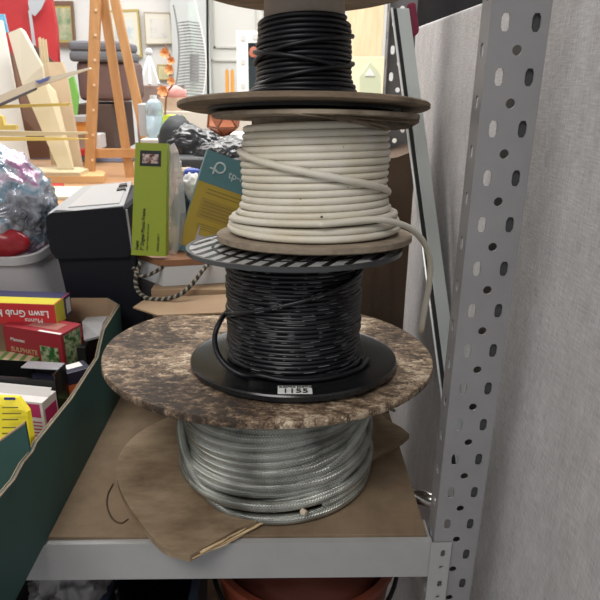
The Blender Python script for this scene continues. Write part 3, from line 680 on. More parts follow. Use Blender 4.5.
# translucent tub
M_TUB = mat('translucent_tub_plastic', (.62, .62, .64), .28, trans=.25, alpha=.80)
tb = thing('storage_tub', 'translucent plastic tub holding the shiny wrapped bundle, at left behind the tray', 'tub', (-.5, 1.1, .17))
# body: tapered shell
def rrect(x0, x1, y0, y1, r, z, n=6):
    o = []
    for cx, cy, a in ((x1-r, y0+r, -PI/2), (x1-r, y1-r, 0), (x0+r, y1-r, PI/2), (x0+r, y0+r, PI)):
        for k in range(n+1): o.append(Vector((cx+r*math.cos(a+PI/2*k/n), cy+r*math.sin(a+PI/2*k/n), z)))
    return o
def shell(rings, close_bottom=True):
    bm = bmesh.new(); vs_ = [[bm.verts.new(p) for p in r] for r in rings]; n = len(vs_[0])
    for A, B in zip(vs_, vs_[1:]):
        for k in range(n): bm.faces.new((A[k], A[(k+1) % n], B[(k+1) % n], B[k]))
    if close_bottom: bm.faces.new(vs_[0])
    return bm
zr_ = atY(20, 257, 1.15).z
bm = shell([rrect(-.78, -.470, 1.165, 1.35, .04, zr_-.13), rrect(-.80, -.497, 1.150, 1.37, .045, zr_-.02), rrect(-.80, -.494, 1.147, 1.373, .045, zr_-.018), rrect(-.805, -.489, 1.142, 1.378, .05, zr_-.016), rrect(-.805, -.489, 1.142, 1.378, .05, zr_), rrect(-.795, -.498, 1.152, 1.368, .045, zr_)])
o = obj('tub_body', bm, M_TUB, tb, world=True, autos=40); md = o.modifiers.new('s', 'SOLIDIFY'); md.thickness = .002
tag(obj('storage_box', box((-.79, 1.145, .001), (-.475, 1.30, zr_-.132), bev=.003), M_NAVY), 'dark box under the translucent tub', 'box')
# iridescent bag
M_BAG = mat('iridescent_film', (.40, .42, .47), .13, .15, coat=.8)
N, L, b_ = nodes(M_BAG); tc = N.new('ShaderNodeTexCoord'); vo = N.new('ShaderNodeTexNoise'); vo.inputs['Scale'].default_value = 11; vo.inputs['Detail'].default_value = 4; vo.inputs['Distortion'].default_value = .6
rp = N.new('ShaderNodeValToRGB'); e = rp.color_ramp.elements; rp.color_ramp.interpolation = 'LINEAR'
e[0].position = .30; e[0].color = (.45, .46, .50, 1); e[1].position = .72; e[1].color = (.30, .34, .38, 1)
for p, c in ((.40, (.16, .17, .20)), (.46, (.40, .42, .50)), (.51, (.16, .27, .36)), (.55, (.44, .44, .50)), (.60, (.38, .16, .32)), (.64, (.42, .42, .52))): e.new(p).color = (*c, 1)
L.new(tc.outputs['Object'], vo.inputs['Vector']); L.new(vo.outputs['Fac'], rp.inputs[0]); L.new(rp.outputs[0], b_.inputs['Base Color'])
nb = N.new('ShaderNodeTexNoise'); nb.inputs['Scale'].default_value = 16; nb.inputs['Detail'].default_value = 2; nb.inputs['Distortion'].default_value = 2.5; bp = N.new('ShaderNodeBump'); bp.inputs['Strength'].default_value = 1; bp.inputs['Distance'].default_value = .012
L.new(tc.outputs['Object'], nb.inputs['Vector']); L.new(nb.outputs['Fac'], bp.inputs['Height']); L.new(bp.outputs[0], b_.inputs['Normal'])
def crumple(c, r, sub=4, amp=.18, fr=3, seed=0, sc=(1, 1, 1)):
    bm = bmesh.new(); bmesh.ops.create_icosphere(bm, subdivisions=sub, radius=1)
    for v in bm.verts:
        n = v.co.normalized(); d = 1+amp*noise.noise(n*fr+Vector((seed, 0, 0)))+amp*.9*abs(noise.noise(n*fr*2.7+Vector((0, seed, 0))))
        v.co = Vector(c)+Vector((n.x*r*sc[0]*d, n.y*r*sc[1]*d, n.z*r*sc[2]*d))
    return bm
bc = atY(-8, 208, 1.26)
tag(obj('wrapped_bundle', crumple(bc, .126, 5, .09, 6, 3, (1, .75, 1.0)), M_BAG), 'shiny iridescent cellophane bundle heaped in the translucent tub', 'bundle')
tag(obj('red_pouch', crumple(atY(-2, 243, 1.19), .055, 4, .10, 2, 8, (1.1, .5, .7)), mat('red_foil', (.28, .012, .02), .3)), 'red foil pouch at the front of the translucent tub', 'pouch')
# carton that carries the small boxes
ZC = atY(163.5, 286, 1.14).z-.002
ct = thing('cardboard_carton', 'brown cardboard carton with an open flap behind the big mottled disc', 'carton', (-.15, 1.12, 0))
obj('body', box((-.262, 1.125, .001), (-.045, 1.30, ZC), bev=.002), M_CARD, ct, world=True)
obj('flap', prism([atY(133, 307, 1.07), atY(148, 297, 1.12), atY(185, 296, 1.12), atY(228, 294, 1.12), atY(228, 312, 1.025), atY(185, 314, 1.02), atY(158, 315, 1.02)], (0, 0, -.003)), M_CARD, ct, world=True)
# white box with brown lid
P0 = atY(163.5, 286, 1.14); P1 = atY(226, 295.5, 1.165); P2 = atY(144.5, 293, 1.19)
P0.z = P1.z = P2.z = ZC+.001
wbx = thing('gift_box', 'small white box with a brown lid on the carton, under the light green box', 'box', tuple(P0))
e1 = P1-P0; n1_ = Vector((-e1.y, e1.x, 0)).normalized(); e2 = (P2-P0); e2 = Vector((e2.x, e2.y, 0))
hh = Vector((0, 0, atY(163.5, 267.5, 1.14).z-ZC))
obj('body', obox(P0, e1*1.15, e2*1.2, hh), mat('white_gloss_card', (.55, .56, .57), .4), wbx, world=True)
obj('lid', obox(P0+hh-e1*.02-e2*.02+Vector((0, 0, .001)), e1*1.17, e2*1.24, Vector((0, 0, .012))), mat('tan_brown_lid', (.26, .12, .06), .55), wbx, world=True)
ZS = P0.z+hh.z+.013
# rope
rp_ = [(141, 262, 1.07), (136, 275, 1.055), (137, 289, 1.04), (147, 298, 1.015), (165, 299, 1.005), (181, 294, 1.005), (193, 283, 1.02), (203, 270, 1.04), (210, 262, 1.07)]
tag(obj('rope', tube(smoothpath([atY(x, y, Y+.09) for x, y, Y in rp_], 8), .0042, 10), M_ROPE, smooth=True), 'twisted black and cream rope looped in front of the small white box', 'rope')
tag(obj('rope', tube(smoothpath([atY(*q) for q in [(133, 268, 1.13), (142, 276, 1.12), (155, 272, 1.13), (168, 262, 1.15)]], 8), .0038, 10), M_ROPE, smooth=True), 'short end of black and cream rope lying under the light green box', 'rope')
# light green photo frame box
YG = 1.155
q = [atY(131, 255, YG-.01), atY(165.5, 256.5, YG-.01), atY(167, 143.5, YG+.02), atY(135.5, 142.5, YG+.02)]
gr = thing('product_box', 'tall lime green media frame box standing on the small white box', 'box', tuple(q[0]))
nf = (q[1]-q[0]).cross(q[3]-q[0]).normalized(); nf = nf if nf.y > 0 else -nf
M_LIME = mat('lime_green_print', (.27, .34, .02), .45)
gbx = obj('carton', prism(q, nf*.018+Vector((.002, 0, 0))), M_LIME, gr, world=True)
gu = (q[1]-q[0]); gv = (q[3]-q[0]); gub = (q[2]-q[3])
def gp(u, v): return mid(mid(q[0], q[1], u), mid(q[3], q[2], u), v)-nf*.0006
def gpatch(u0, v0, u1, v1, m, name, k=0): return obj(name, prism([gp(u0, v0)-nf*k, gp(u1, v0)-nf*k, gp(u1, v1)-nf*k, gp(u0, v1)-nf*k], nf*.0005), m, gbx, world=True)
gpatch(.16, .80, .82, .935, M_BLK, 'frame_picture')
gpatch(.24, .825, .74, .905, mat('tiny_picture', (.12, .03, .02), .5, col2=(.6, .5, .45), scale=120, detail=2, lo=.4, hi=.6), 'screen_picture', .0006)
for s_, sz, u, v in (('7" Digital Photo Frame', .0088, .36, .045), ('Media 4:3 display with remote', .0042, .48, .05), ('Digital', .007, .20, .05)):
    text(s_, sz, gp(u, v)-nf*.0008, gv, -gu, M_INK, gbx, 'lettering', bold=.0001 if sz > .005 else 0)
text('MODEL NO 7', .0055, gp(.80, .045)-nf*.0008, gv, -gu, M_INK, gbx, 'lettering')
# clear plastic sleeve behind it
M_CLR = mat('clear_plastic_film', (.75, .77, .80), .18, trans=.5, alpha=.62)
tag(obj('plastic_bag', pboard([(168, 146), (172, 154), (177, 180), (180, 215), (178, 250), (172, 262), (166, 258)], [1.20, 1.20, 1.21, 1.20, 1.19, 1.19, 1.19], .02), M_CLR), 'clear plastic sleeve sagging behind the lime green box', 'plastic bag')
# yellow and teal router box
YT = 1.22
tl0 = atY(208, 149.5, YT+.02); bl0 = atY(176, 249, YT-.02); tr0 = atY(243, 163, YT+.03)
uz = (tl0-bl0); uxv = (tr0-tl0).normalized(); uxv = (uxv-uz.normalized()*uxv.dot(uz.normalized())).normalized()
uyv = uxv.cross(uz.normalized()); uyv = uyv if uyv.y > 0 else -uyv
Wd = .16; rt = thing('product_box', 'yellow and teal network device box leaning behind the white cable', 'box', tuple(bl0))
M_TEAL = mat('teal_print', (.07, .17, .19), .5); M_OCH = mat('ochre_print', (.36, .26, .03), .5)
ro = obj('carton', obox(bl0, uxv*Wd, uyv*.045, uz, bev=.001), M_OCH, rt, world=True)
def rq(u, v): return bl0+uxv*u+uz*v-uyv*.0006
def rpatch(u0, v0, u1, v1, m, name, k=0): return obj(name, obox(rq(u0, v0)-uyv*k, uxv*(u1-u0), uyv*.0006, uz*(v1-v0)), m, ro, world=True)
rpatch(.0, .70, Wd, 1.0, M_TEAL, 'teal_band'); rpatch(0, 0, Wd, .06, M_TEAL, 'teal_band')
obj('teal_edge', obox(bl0-uxv*.0006, uxv*.0005, uyv*.045, uz), M_TEAL, ro, world=True)
M_PALE = mat('pale_teal_ink', (.42, .50, .50), .5)
# logo mark: a ring with a stem and a small cross bar
ctr = rq(.034, .875)-uyv*.0008
ring = [ctr+uxv*.0100*math.cos(a)+uz.normalized()*.0100*math.sin(a) for a in [2*PI*k/28 for k in range(25)]]
ring = [ctr+uxv*.0100*math.cos(a)+uz.normalized()*.0100*math.sin(a) for a in [-PI*.75+2*PI*.82*k/28 for k in range(29)]]
obj('logo_mark', tube(ring+[], .0022, 6), M_PALE, ro, world=True)
obj('logo_mark', tube([ctr+uxv*-.020-uz.normalized()*.006, ctr+uxv*-.006-uz.normalized()*.006], .0022, 6, tube([ctr+uxv*-.010+uz.normalized()*.003, ctr+uxv*-.010-uz.normalized()*.016], .0022, 6)), M_PALE, ro, world=True)
text('tp-link', .021, rq(.054, .815)-uyv*.0008, uxv, uz, M_PALE, ro, 'lettering', bold=.0002)
M_OCI = mat('ochre_ink', (.20, .14, .03), .5)
for k in range(2): rpatch(.022, .645-k*.035, .11, .655-k*.035, M_OCI, 'printed_line')
rpatch(.018, .36, .13, .56, mat('ochre_panel', (.30, .21, .03), .5), 'printed_panel')
for k in range(5): rpatch(.024, .39+k*.033, .12, .398+k*.033, M_OCI, 'printed_line', .0006)
rpatch(.030, .11, .125, .20, mat('lilac_print', (.40, .38, .42), .5), 'device_picture'); rpatch(.030, .2, .033, .29, mat('lilac_print', (.40, .38, .42), .5), 'device_picture')
for k in range(6): rpatch(.040+k*.013, .135, .047+k*.013, .175, mat('dark_port', (.12, .10, .15), .5), 'port_picture', .0006)
for k in range(3): rpatch(.024, .26+k*.022, .08, .266+k*.022, M_OCI, 'printed_line')

# brown box with printing behind the reels
bb = thing('cardboard_box', 'tall brown cardboard box with faded printing behind the right side of the reels', 'box', (.13, 1.17, 0))
yb = 1.175
x1b = atY(408, 260, yb).x
tops = [(.03, .425), (.05, .43), (atY(376, 160, yb).x, .432), (atY(393, 158, yb).x, atY(393, 158, yb).z), (atY(398, 157, yb).x, atY(398, 157, yb).z), (x1b, atY(404, 150, yb).z)]
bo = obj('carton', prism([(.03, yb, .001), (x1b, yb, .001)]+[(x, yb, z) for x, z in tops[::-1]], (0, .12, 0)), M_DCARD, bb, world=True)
M_FADE = mat('faded_print', (.20, .15, .115), .8)
for j, (xx, s_) in enumerate(((374, 'PRODUCT OF CHINA'), (383, 'L 24.5 x 23.0'), (392, 'HANDLE WITH CARE'))):
    p = atY(xx, 318, yb-.001); text(s_, .013, p, (0, 0, 1), (-1, 0, 0), M_FADE, bo, 'lettering')
obj('crease', box((.032, yb-.0012, .30), (x1b-.002, yb, .3015)), M_FADE, bo, world=True)

# white slab added for the bright patch low behind the shelf end
tag(obj('white_board', box((.168, 1.335, -.35), (.235, 1.35, .22)), M_WHITE), 'added white slab filling the bright patch between the shelf end and the partition', 'board')

# clothes over the far side of the partition
def cloth(pix, Y, t, m, name, label, cat, bulge=.02):
    bm = pboard(pix, Y, t); o = obj(name, bm, m); md = o.modifiers.new('b', 'BEVEL'); md.width = t*.3; md.segments = 3
    return tag(o, label, cat)
cloth([(418, -14), (500, -14), (497, -2), (470, 12), (430, 42), (412, 45), (408, 25), (414, 5)], 1.55, .05, mat('dark_cloth', (.035, .032, .035), .9, col2=(.06, .055, .055), scale=8), 'dark_cloth', 'dark garment hanging over the far end of the grey partition', 'garment')
cloth([(408, 3), (416, 1), (420, 32), (413, 38), (409, 28)], 1.275, .02, mat('crimson_cloth', (.22, .02, .055), .7), 'crimson_cloth', 'crimson cloth beside the dark garment at the top of the partition', 'cloth')

# ================================================================== UNDER THE SHELF
ub = thing('bucket', 'orange red plastic bucket on the lower shelf, right of the dark containers', 'bucket', (.038, .90, -.49))
M_ORG = mat('orange_red_plastic', (.24, .055, .028), .4)
obj('shell', lathe([(0, .0), (.13, 0), (.165, .26), (.172, .26), (.172, .272), (.160, .272), (.158, .255), (.125, .006), (0, .006)], seg=64), M_ORG, ub, autos=40)
obj('handle', tube([(.17*math.cos(a), .17*math.sin(a)*.9-.01, .245-.05*abs(math.sin(a))) for a in [PI+PI*k/30 for k in range(31)]], .004, 8), M_BLK, ub, smooth=True)
obj('contents', crumple((0, 0, .22), .15, 4, .1, 3, 5, (1, 1, .5)), mat('dark_red_cloth', (.16, .035, .02), .7), ub)
db = thing('plastic_crate', 'dark navy plastic container under the shelf between clear bag and bucket', 'container', (-.21, .87, -.49))
obj('shell', shell([rrect(-.285, -.165, .76, 1.0, .02, -.489), rrect(-.30, -.150, .745, 1.02, .025, -.235), rrect(-.29, -.160, .755, 1.01, .02, -.235), rrect(-.28, -.17, .765, .995, .02, -.47)]), mat('dark_navy_plastic', (.012, .016, .035), .4), db, world=True, autos=40)
obj('rim', shell([rrect(-.305, -.145, .740, 1.025, .027, -.243), rrect(-.305, -.145, .740, 1.025, .027, -.232), rrect(-.292, -.158, .753, 1.012, .022, -.232), rrect(-.292, -.158, .753, 1.012, .022, -.243), rrect(-.305, -.145, .740, 1.025, .027, -.243)], False), mat('blue_grey_rim', (.035, .05, .08), .4), db, world=True)
tag(obj('clear_plastic_bag', crumple((-.36, .80, -.26), .085, 5, .25, 3, 11, (.75, .8, 1.2)), mat('cloudy_film', (.28, .27, .275), .18, alpha=.75, coat=.5)), 'crumpled clear plastic bag bulging up under the shelf at left', 'plastic bag')
tag(obj('storage_box', box((-.60, .74, -.489), (-.46, 1.1, -.19), bev=.004), M_NAVY), 'dark box under the shelf at far left beneath the tray', 'box')

# ================================================================== BACKGROUND
ZT = .20
tbk = thing('work_table', 'long wooden work table behind the shelving carrying boards and an easel', 'table', (-.9, 2.4, FL))
M_TAB = mat('orange_brown_table', (.42, .23, .11), .5, col2=(.50, .30, .16), scale=4)
obj('table_top', box((-2.3, 1.43, ZT-.03), (.1, 3.25, ZT)), M_TAB, tbk, world=True)
for x, y in ((-2.2, 1.50), (0, 1.50), (-2.2, 3.15), (0, 3.15)):
    obj('leg', box((x-.03, y-.03, FL), (x+.03, y+.03, ZT-.03)), M_TAB, tbk, world=True)
# easel
M_EAS = mat('orange_beech', (.48, .24, .09), .45, col2=(.58, .32, .14), scale=6, stretch=(6, 6, 1))
ez = thing('easel', 'orange wooden easel standing on the work table', 'easel', (-.9, 2.4, ZT))
def slat(name, a, b, w, d=.02, par=ez, m=M_EAS, Y=2.4, Yb=None):
    """a, b pixel ends; w pixel width; real box section"""
    Pa = atY(*a, Y); Pb = atY(*b, Yb if Yb else Y); ww = w*Y*.95/CF
    dirn = (Pb-Pa).normalized(); side = dirn.cross(Vector((0, 1, 0))).normalized()
    return obj(name, obox(Pa-side*ww/2, side*ww, Vector((0, d, 0)), Pb-Pa, bev=.001), m, par, world=True)
zf = 179.5
slat('front_leg', (95.5, -12), (89, 177), 10); slat('front_leg', (111, -14), (153, 176), 8.5)
slat('centre_post', (101, -12), (130, 180), 8.5, Y=2.43)
slat('crossbar', (88, 153.5), (140, 153.5), 9, Y=2.42)
for k in range(7):
    f = k/6; c = atY(96-4*f*.9, 10+150*f, 2.398)
    obj('peg_hole', box(c-Vector((.004, .002, .004)), c+Vector((.004, .001, .004))), mat('pale_hole', (.8, .6, .4), .6), ez, world=True)
# stacked cushions and boxes
M_CUSH = mat('grey_cushion_fabric', (.15, .155, .175), .9)
tag(obj('storage_box', box(atY(80, 153, 2.9), atY(132, 101, 3.3), bev=.004), mat('dark_brown_box', (.085, .055, .045), .6)), 'dark brown box behind the easel, lowest of the pile', 'box')
def pb2(x0, y0, x1, y1, Y, d, m, name, label, cat, bev=.004, zb=None):
    a = atY(x0, y1, Y); b = atY(x1, y0, Y); lo = (min(a.x, b.x), Y, min(a.z, b.z)); hi = (max(a.x, b.x), Y+d, max(a.z, b.z))
    if zb is not None: lo = (lo[0], lo[1], zb)
    return tag(obj(name, box(lo, hi, bev=bev), m), label, cat)
pb2(79, 61, 128, 101, 2.9, .3, mat('mauve_brown_leather', (.15, .088, .08), .5), 'leather_pouffe', 'mauve brown leather pouffe behind the easel on the dark box', 'pouffe', .03)
pb2(69, 51, 124, 61.5, 2.88, .3, M_CUSH, 'cushion', 'grey cushion lying on the leather pouffe, lower of two', 'cushion', .02)
pb2(68, 41, 122, 51, 2.88, .3, M_CUSH, 'cushion', 'grey cushion on top of the pile behind the easel, upper of two', 'cushion', .02)
M_BG = mat('blue_grey_paint', (.20, .24, .36), .7)
pb2(30, 155, 84, 181, 2.95, .15, M_BG, 'blue_grey_board', 'blue grey board on the table left of the easel', 'board', zb=ZT+.001)
pb2(84.5, 158, 131, 182, 2.86, .2, M_BG, 'blue_grey_box', 'blue grey box on the table behind the easel', 'box', zb=ZT+.001)
# red painting leaning at the left
rd = thing('canvas_painting', 'large red abstract canvas leaning at upper left', 'painting', tuple(atY(30, 150, 2.7)))
M_REDP = mat('red_abstract_paint', (.42, .02, .025), .55, col2=(.20, .01, .015), scale=3, detail=6, lo=.45, hi=.75)
obj('canvas', pboard([(-25, -20), (48, -20), (56, 25), (60, 95), (-20, 160)], [3.0, 3.0, 2.95, 2.85, 2.8], .03), M_REDP, rd, world=True)
obj('pale_shape', pboard([(30, -12), (46, -12), (46, -2), (41, 9), (35, 16), (30, 13), (28, 3)], 2.925, .004), mat('pale_grey_paint', (.50, .55, .60), .6), rd, world=True)
obj('dark_patch', pboard([(34, 45), (45, 52), (54, 62), (56, 90), (30, 90)], 2.82, .004), mat('dark_brown_paint', (.12, .07, .06), .6), rd, world=True)
obj('drip', pboard([(28, 10), (31, 12), (36, 48), (33, 48)], 2.90, .004), mat('pale_grey_paint', (.50, .55, .60), .6), rd, world=True)
pbd = lambda pix, Y, t, m, name, label, cat: tag(obj(name, pboard(pix, Y, t), m), label, cat)
M_CREAM = mat('cream_board', (.66, .62, .50), .7); M_CREAM2 = mat('cream_wood', (.62, .54, .36), .6); M_BUFF = mat('buff_board', (.58, .46, .31), .7); M_YW = mat('yellow_wood', (.70, .56, .16), .6)
pbd([(-30, 20), (2, 20), (32, 176), (-30, 176)], [2.6, 2.6, 2.45, 2.45], .012, mat('white_board', (.76, .77, .74), .5), 'white_board', 'tall white board leaning at the far left edge', 'board')
pbd([(-4, 14), (4, 14), (8, 32), (2, 34)], 2.62, .01, mat('sky_blue_card', (.2, .5, .75), .6), 'blue_card', 'small sky blue card above the white board', 'card')
pbd([(8, 33), (20, 28), (24, 31), (42, 66), (44, 80), (22, 84)], [2.5, 2.5, 2.5, 2.45, 2.45, 2.45], .015, M_CREAM, 'cream_board', 'cream board with rounded corner leaning at upper left', 'board')
pbd([(22, 84), (44, 80), (55, 92), (73, 168), (70, 174), (58, 168)], [2.44, 2.44, 2.44, 2.36, 2.36, 2.36], .015, M_CREAM2, 'cream_board', 'long cream wooden board slanting down to the table', 'board')
pbd([(41, 67), (47, 62), (62, 62), (66, 75), (83, 176), (70, 176)], [2.56, 2.56, 2.56, 2.55, 2.45, 2.45], .02, M_BUFF, 'buff_board', 'tall buff brown board leaning behind the cream boards', 'board')
pbd([(9, 52), (24, 80), (58, 150), (56, 158), (28, 158), (22, 120)], [2.75, 2.75, 2.7, 2.7, 2.7, 2.7], .01, mat('brown_panel', (.16, .085, .055), .7), 'brown_board', 'dark brown panel behind the cream boards', 'board')
st_ = thing('wood_strips', 'bundle of thin pale wood strips standing by the red canvas', 'wood strips', tuple(atY(45, 70, 2.6)))
for k, (x0, x1) in enumerate(((38, 43), (41, 46), (44, 49))):
    obj('strip', pboard([(x0, 38+k), (x0+2, 37+k), (x1+3+8, 165), (x1+8, 165)], 2.60+.01*k, .006), M_CREAM2, st_, world=True)
bk = thing('frame_moulding', 'pale picture moulding with a blue edge lying across the boards at left', 'moulding', tuple(atY(40, 90, 2.2)))
obj('moulding', pboard([(-4, 97), (35, 80), (89, 67.5), (90, 69), (52, 82), (35, 88), (-4, 105)], 2.22, .02), M_CREAM, bk, world=True)
obj('blue_edge', pboard([(35, 81), (40, 80), (50, 76), (48, 80), (39, 84)], 2.215, .004), mat('blue_edge_paint', (.12, .16, .42), .6), bk, world=True)
obj('dark_edge', pboard([(-4, 105), (35, 88), (35, 90), (-4, 108)], 2.22, .02), mat('dark_edge', (.10, .10, .13), .6), bk, world=True)
pbd([(-4, 105), (33, 104), (69, 103), (69, 106), (33, 107), (-4, 109)], 2.25, .012, M_YW, 'wood_strip', 'yellow wood strip spanning the boards at left, upper one', 'wood strip')
pbd([(-4, 131), (87, 132), (87, 134), (50, 136), (-4, 136)], 2.25, .012, M_CREAM2, 'wood_strip', 'cream wood strip at left, under the yellow one', 'wood strip')
pbd([(-4, 137), (60, 137.5), (88, 139), (60, 140.5), (-4, 141)], 2.24, .012, M_YW, 'wood_strip', 'yellow wood strip at left, lowest of the three', 'wood strip')
pbd([(-4, 115), (2, 116), (4, 125), (16, 125), (16, 130), (-4, 130)], 2.3, .02, M_YW, 'wood_block', 'yellow wood block at the far left edge', 'wood block')
def lyingslab(x0, x1, y, h, Y, d, m, name, label, cat): return pb2(x0, y, x1, y+h, Y, d, m, name, label, cat, .003)
slab = lambda pix, z, t, m, name, label, cat: tag(obj(name, prism([atZ(x, y, z) for x, y in pix], (0, 0, t)), m), label, cat)
slab([(44, 183), (104, 183), (106, 179), (103, 177), (44, 177)], ZT+.001, .025, mat('pale_pine', (.72, .46, .22), .5), 'pine_plank', 'pale pine plank lying on the table below the easel', 'plank')
slab([(38, 176), (80, 176), (89, 172), (80, 170), (38, 170)], ZT+.026, .012, M_CREAM2, 'cream_plank', 'cream plank lying across the pine plank', 'plank')
slab([(48, 200), (84, 200), (84, 189), (48, 189)], ZT+.001, .01, M_CREAM, 'paper_sheet', 'cream sheet lying on the table behind the black bin', 'paper')
slab([(50, 189), (63, 189), (64, 186), (50, 186)], ZT+.001, .01, M_RED, 'red_folder', 'small red folder on the table behind the bin', 'folder')
# tubs left of the easel
pb2(74, 122, 86, 134, 2.7, .1, mat('orange_contents', (.75, .32, .08), .6), 'orange_tub', 'small tub with orange contents left of the easel', 'tub')
pb2(72, 116, 87, 122, 2.69, .12, M_TUB, 'clear_lid_tub', 'clear lidded tub on top of the orange tub', 'tub')
pb2(74, 134.5, 99, 149, 2.75, .1, mat('white_tub', (.6, .6, .6), .5), 'white_tub', 'white tub beneath the orange tub', 'tub')
pb2(79, 149.5, 88, 156, 2.7, .1, M_RED, 'red_tin', 'small red tin beside the easel leg', 'tin')
pbd([(66, 80), (73, 76), (78, 96), (76, 116), (72, 116)], 2.75, .02, mat('bright_green_cloth', (.22, .55, .12), .6), 'green_cloth', 'bright green cloth hanging left of the easel', 'cloth')
# pictures on the back wall
def picture(pix, name, lab, mf, mm, art, fw=2.5, marks=()):
    t = thing('framed_picture', lab, 'picture', tuple(atY(*pix[3], 4.96)), group='framed pictures on the back wall')
    P = [atY(x, y, 4.955) for x, y in pix]; c = sum(P, Vector())/4
    def ins(k): return [p+(c-p)*k for p in P]
    bm = bmesh.new(); A = [bm.verts.new(p) for p in P]; B = [bm.verts.new(p) for p in ins(fw)]
    A2 = [bm.verts.new(p+Vector((0, .035, 0))) for p in P]
    for i in range(4):
        j = (i+1) % 4; bm.faces.new((A[i], A[j], B[j], B[i])); bm.faces.new((A[i], A2[i], A2[j], A[j]))
    obj('frame', bm, mf, t, world=True)
    obj('mat_board', prism([p+Vector((0, .004, 0)) for p in P], (0, .01, 0)), mm, t, world=True)
    Q = ins(fw+marks[0]) if marks else ins(fw)
    obj('artwork', prism([p+Vector((0, .001, 0)) for p in Q], (0, .003, 0)), art, t, world=True)
    return t
M_GOLD = mat('gold_frame', (.62, .48, .16), .4, .3); M_DK = mat('dark_wood_frame', (.22, .12, .08), .5)
picture([(51, 1), (72, 1), (75, 47), (58, 47)], 'p', 'dark framed landscape picture beside the red canvas', M_DK, M_GOLD, mat('landscape_art', (.14, .28, .16), .6, col2=(.65, .60, .40), scale=9, detail=3), .2, (.1,))
picture([(107, 10), (138, 9), (142, 57), (111, 57)], 'p', 'gold framed abstract picture behind the easel', M_GOLD, mat('cream_mat', (.85, .82, .68), .7), mat('pastel_art', (.80, .82, .78), .6, col2=(.35, .55, .68), scale=7, detail=2, lo=.45, hi=.7), .10, (.3,))
picture([(143.5, 12), (170, 12.5), (173, 44), (145.5, 44.5)], 'p', 'thin framed flower sketch on the wall right of the easel', mat('thin_gold', (.50, .40, .28), .5), mat('cream_mat2', (.88, .85, .74), .7), mat('sketch_art', (.84, .82, .76), .6, col2=(.55, .56, .58), scale=12, detail=3, lo=.5, hi=.75), .06, (.34,))
picture([(157, 64.5), (170, 64.5), (171, 80), (158, 80)], 'p', 'tiny gold framed picture behind the orange flowers', M_GOLD, mat('cream_mat3', (.8, .75, .5), .7), mat('small_art', (.55, .55, .30), .6, col2=(.8, .7, .4), scale=14), .14, (.3,))
# grey corner, pole, panelled door
tag(obj('grey_screen', box(atY(176, 110, 4.8), (atY(207, -30, 4.8).x, 4.85, 1.4)), mat('pale_grey_screen', (.60, .63, .62), .7)), 'tall pale grey screen on the back wall behind the wire rack', 'screen')
pole = tag(obj('black_pole', tube([atY(207, -25, 3.4), atY(208.3, 110, 3.4)], .0065, 8), M_BLK), 'thin black vertical pole left of the panelled door', 'pole')
dr_ = obj('door_1', box(atY(209, 150, 4.9), (atY(262, -30, 4.9).x, 4.95, 1.6)), mat('door_white', (.74, .74, .70), .5)); dr_['kind'] = 'structure'
for (x0, y0, x1, y1) in ((214, -20, 256, 48), (214, 60, 256, 140)):
    a = atY(x0, y1, 4.89); b = atY(x1, y0, 4.89)
    bm = bmesh.new()
    for lo, hi in (((a.x, 4.885, a.z), (a.x+.012, 4.9, b.z)), ((b.x-.012, 4.885, a.z), (b.x, 4.9, b.z)), ((a.x, 4.885, a.z), (b.x, 4.9, a.z+.012)), ((a.x, 4.885, b.z-.012), (b.x, 4.9, b.z))): box(lo, hi, bm)
    obj('door_panel_moulding', bm, mat('door_moulding', (.62, .62, .58), .5), dr_, world=True)
# wire rack: curved wire ladder
wr = thing('wire_rack', 'curved white wire card rack before the pale grey screen', 'rack', tuple(atY(190, 100, 2.9)))
M_WIRE = mat('grey_wire', (.22, .23, .24), .5); M_WIREW = mat('white_wire', (.75, .76, .76), .5)
def xl(y): return 171+9*math.sin((y+10)/110*PI*.9)
def xr(y): return 199+7*math.sin((y-20)/90*PI)
obj('rail', tube([atY(xl(y)-1, y, 2.9) for y in range(5, 100, 5)], .004, 6), M_WIRE, wr, world=True)
obj('rail', tube([atY(xr(y), y, 2.9) for y in range(-5, 100, 5)], .004, 6), M_WIREW, wr, world=True)
for y in range(22, 98, 3):
    obj('rung', tube([atY(xl(y), y+1, 2.9), atY(xl(y)+7, y, 2.93), atY((xl(y)+xr(y))/2, y-.4, 2.86), atY(xr(y), y+1, 2.9)], .0028, 4), M_WIRE, wr, world=True)
obj('centre_panel', pboard([(188, 2), (198, 2), (198, 96), (190, 96)], 3.0, .005), mat('glassy_panel', (.55, .62, .60), .2), wr, world=True)
obj('shadow_block', pboard([(190, 54), (199, 54), (199, 82), (190, 82)], 2.98, .005), mat('grey_grid', (.30, .31, .32), .4), wr, world=True)
# tripod white stand
tp_ = thing('white_tripod', 'pale slender white tripod stand below the flower sketch', 'tripod', tuple(atY(150, 90, 3.6)))
for x in (140, 150, 159): obj('leg', tube([atY(149, 55, 3.6), atZ(x, 84.5, atY(150, 86, 3.5).z+.008)], .007, 6), mat('pale_white', (.66, .68, .70), .5), tp_, world=True)
obj('head', crumple(atY(149, 52, 3.6), .02, 3, .1, 2, 1), mat('pale_white', (.66, .68, .70), .5), tp_, world=True)
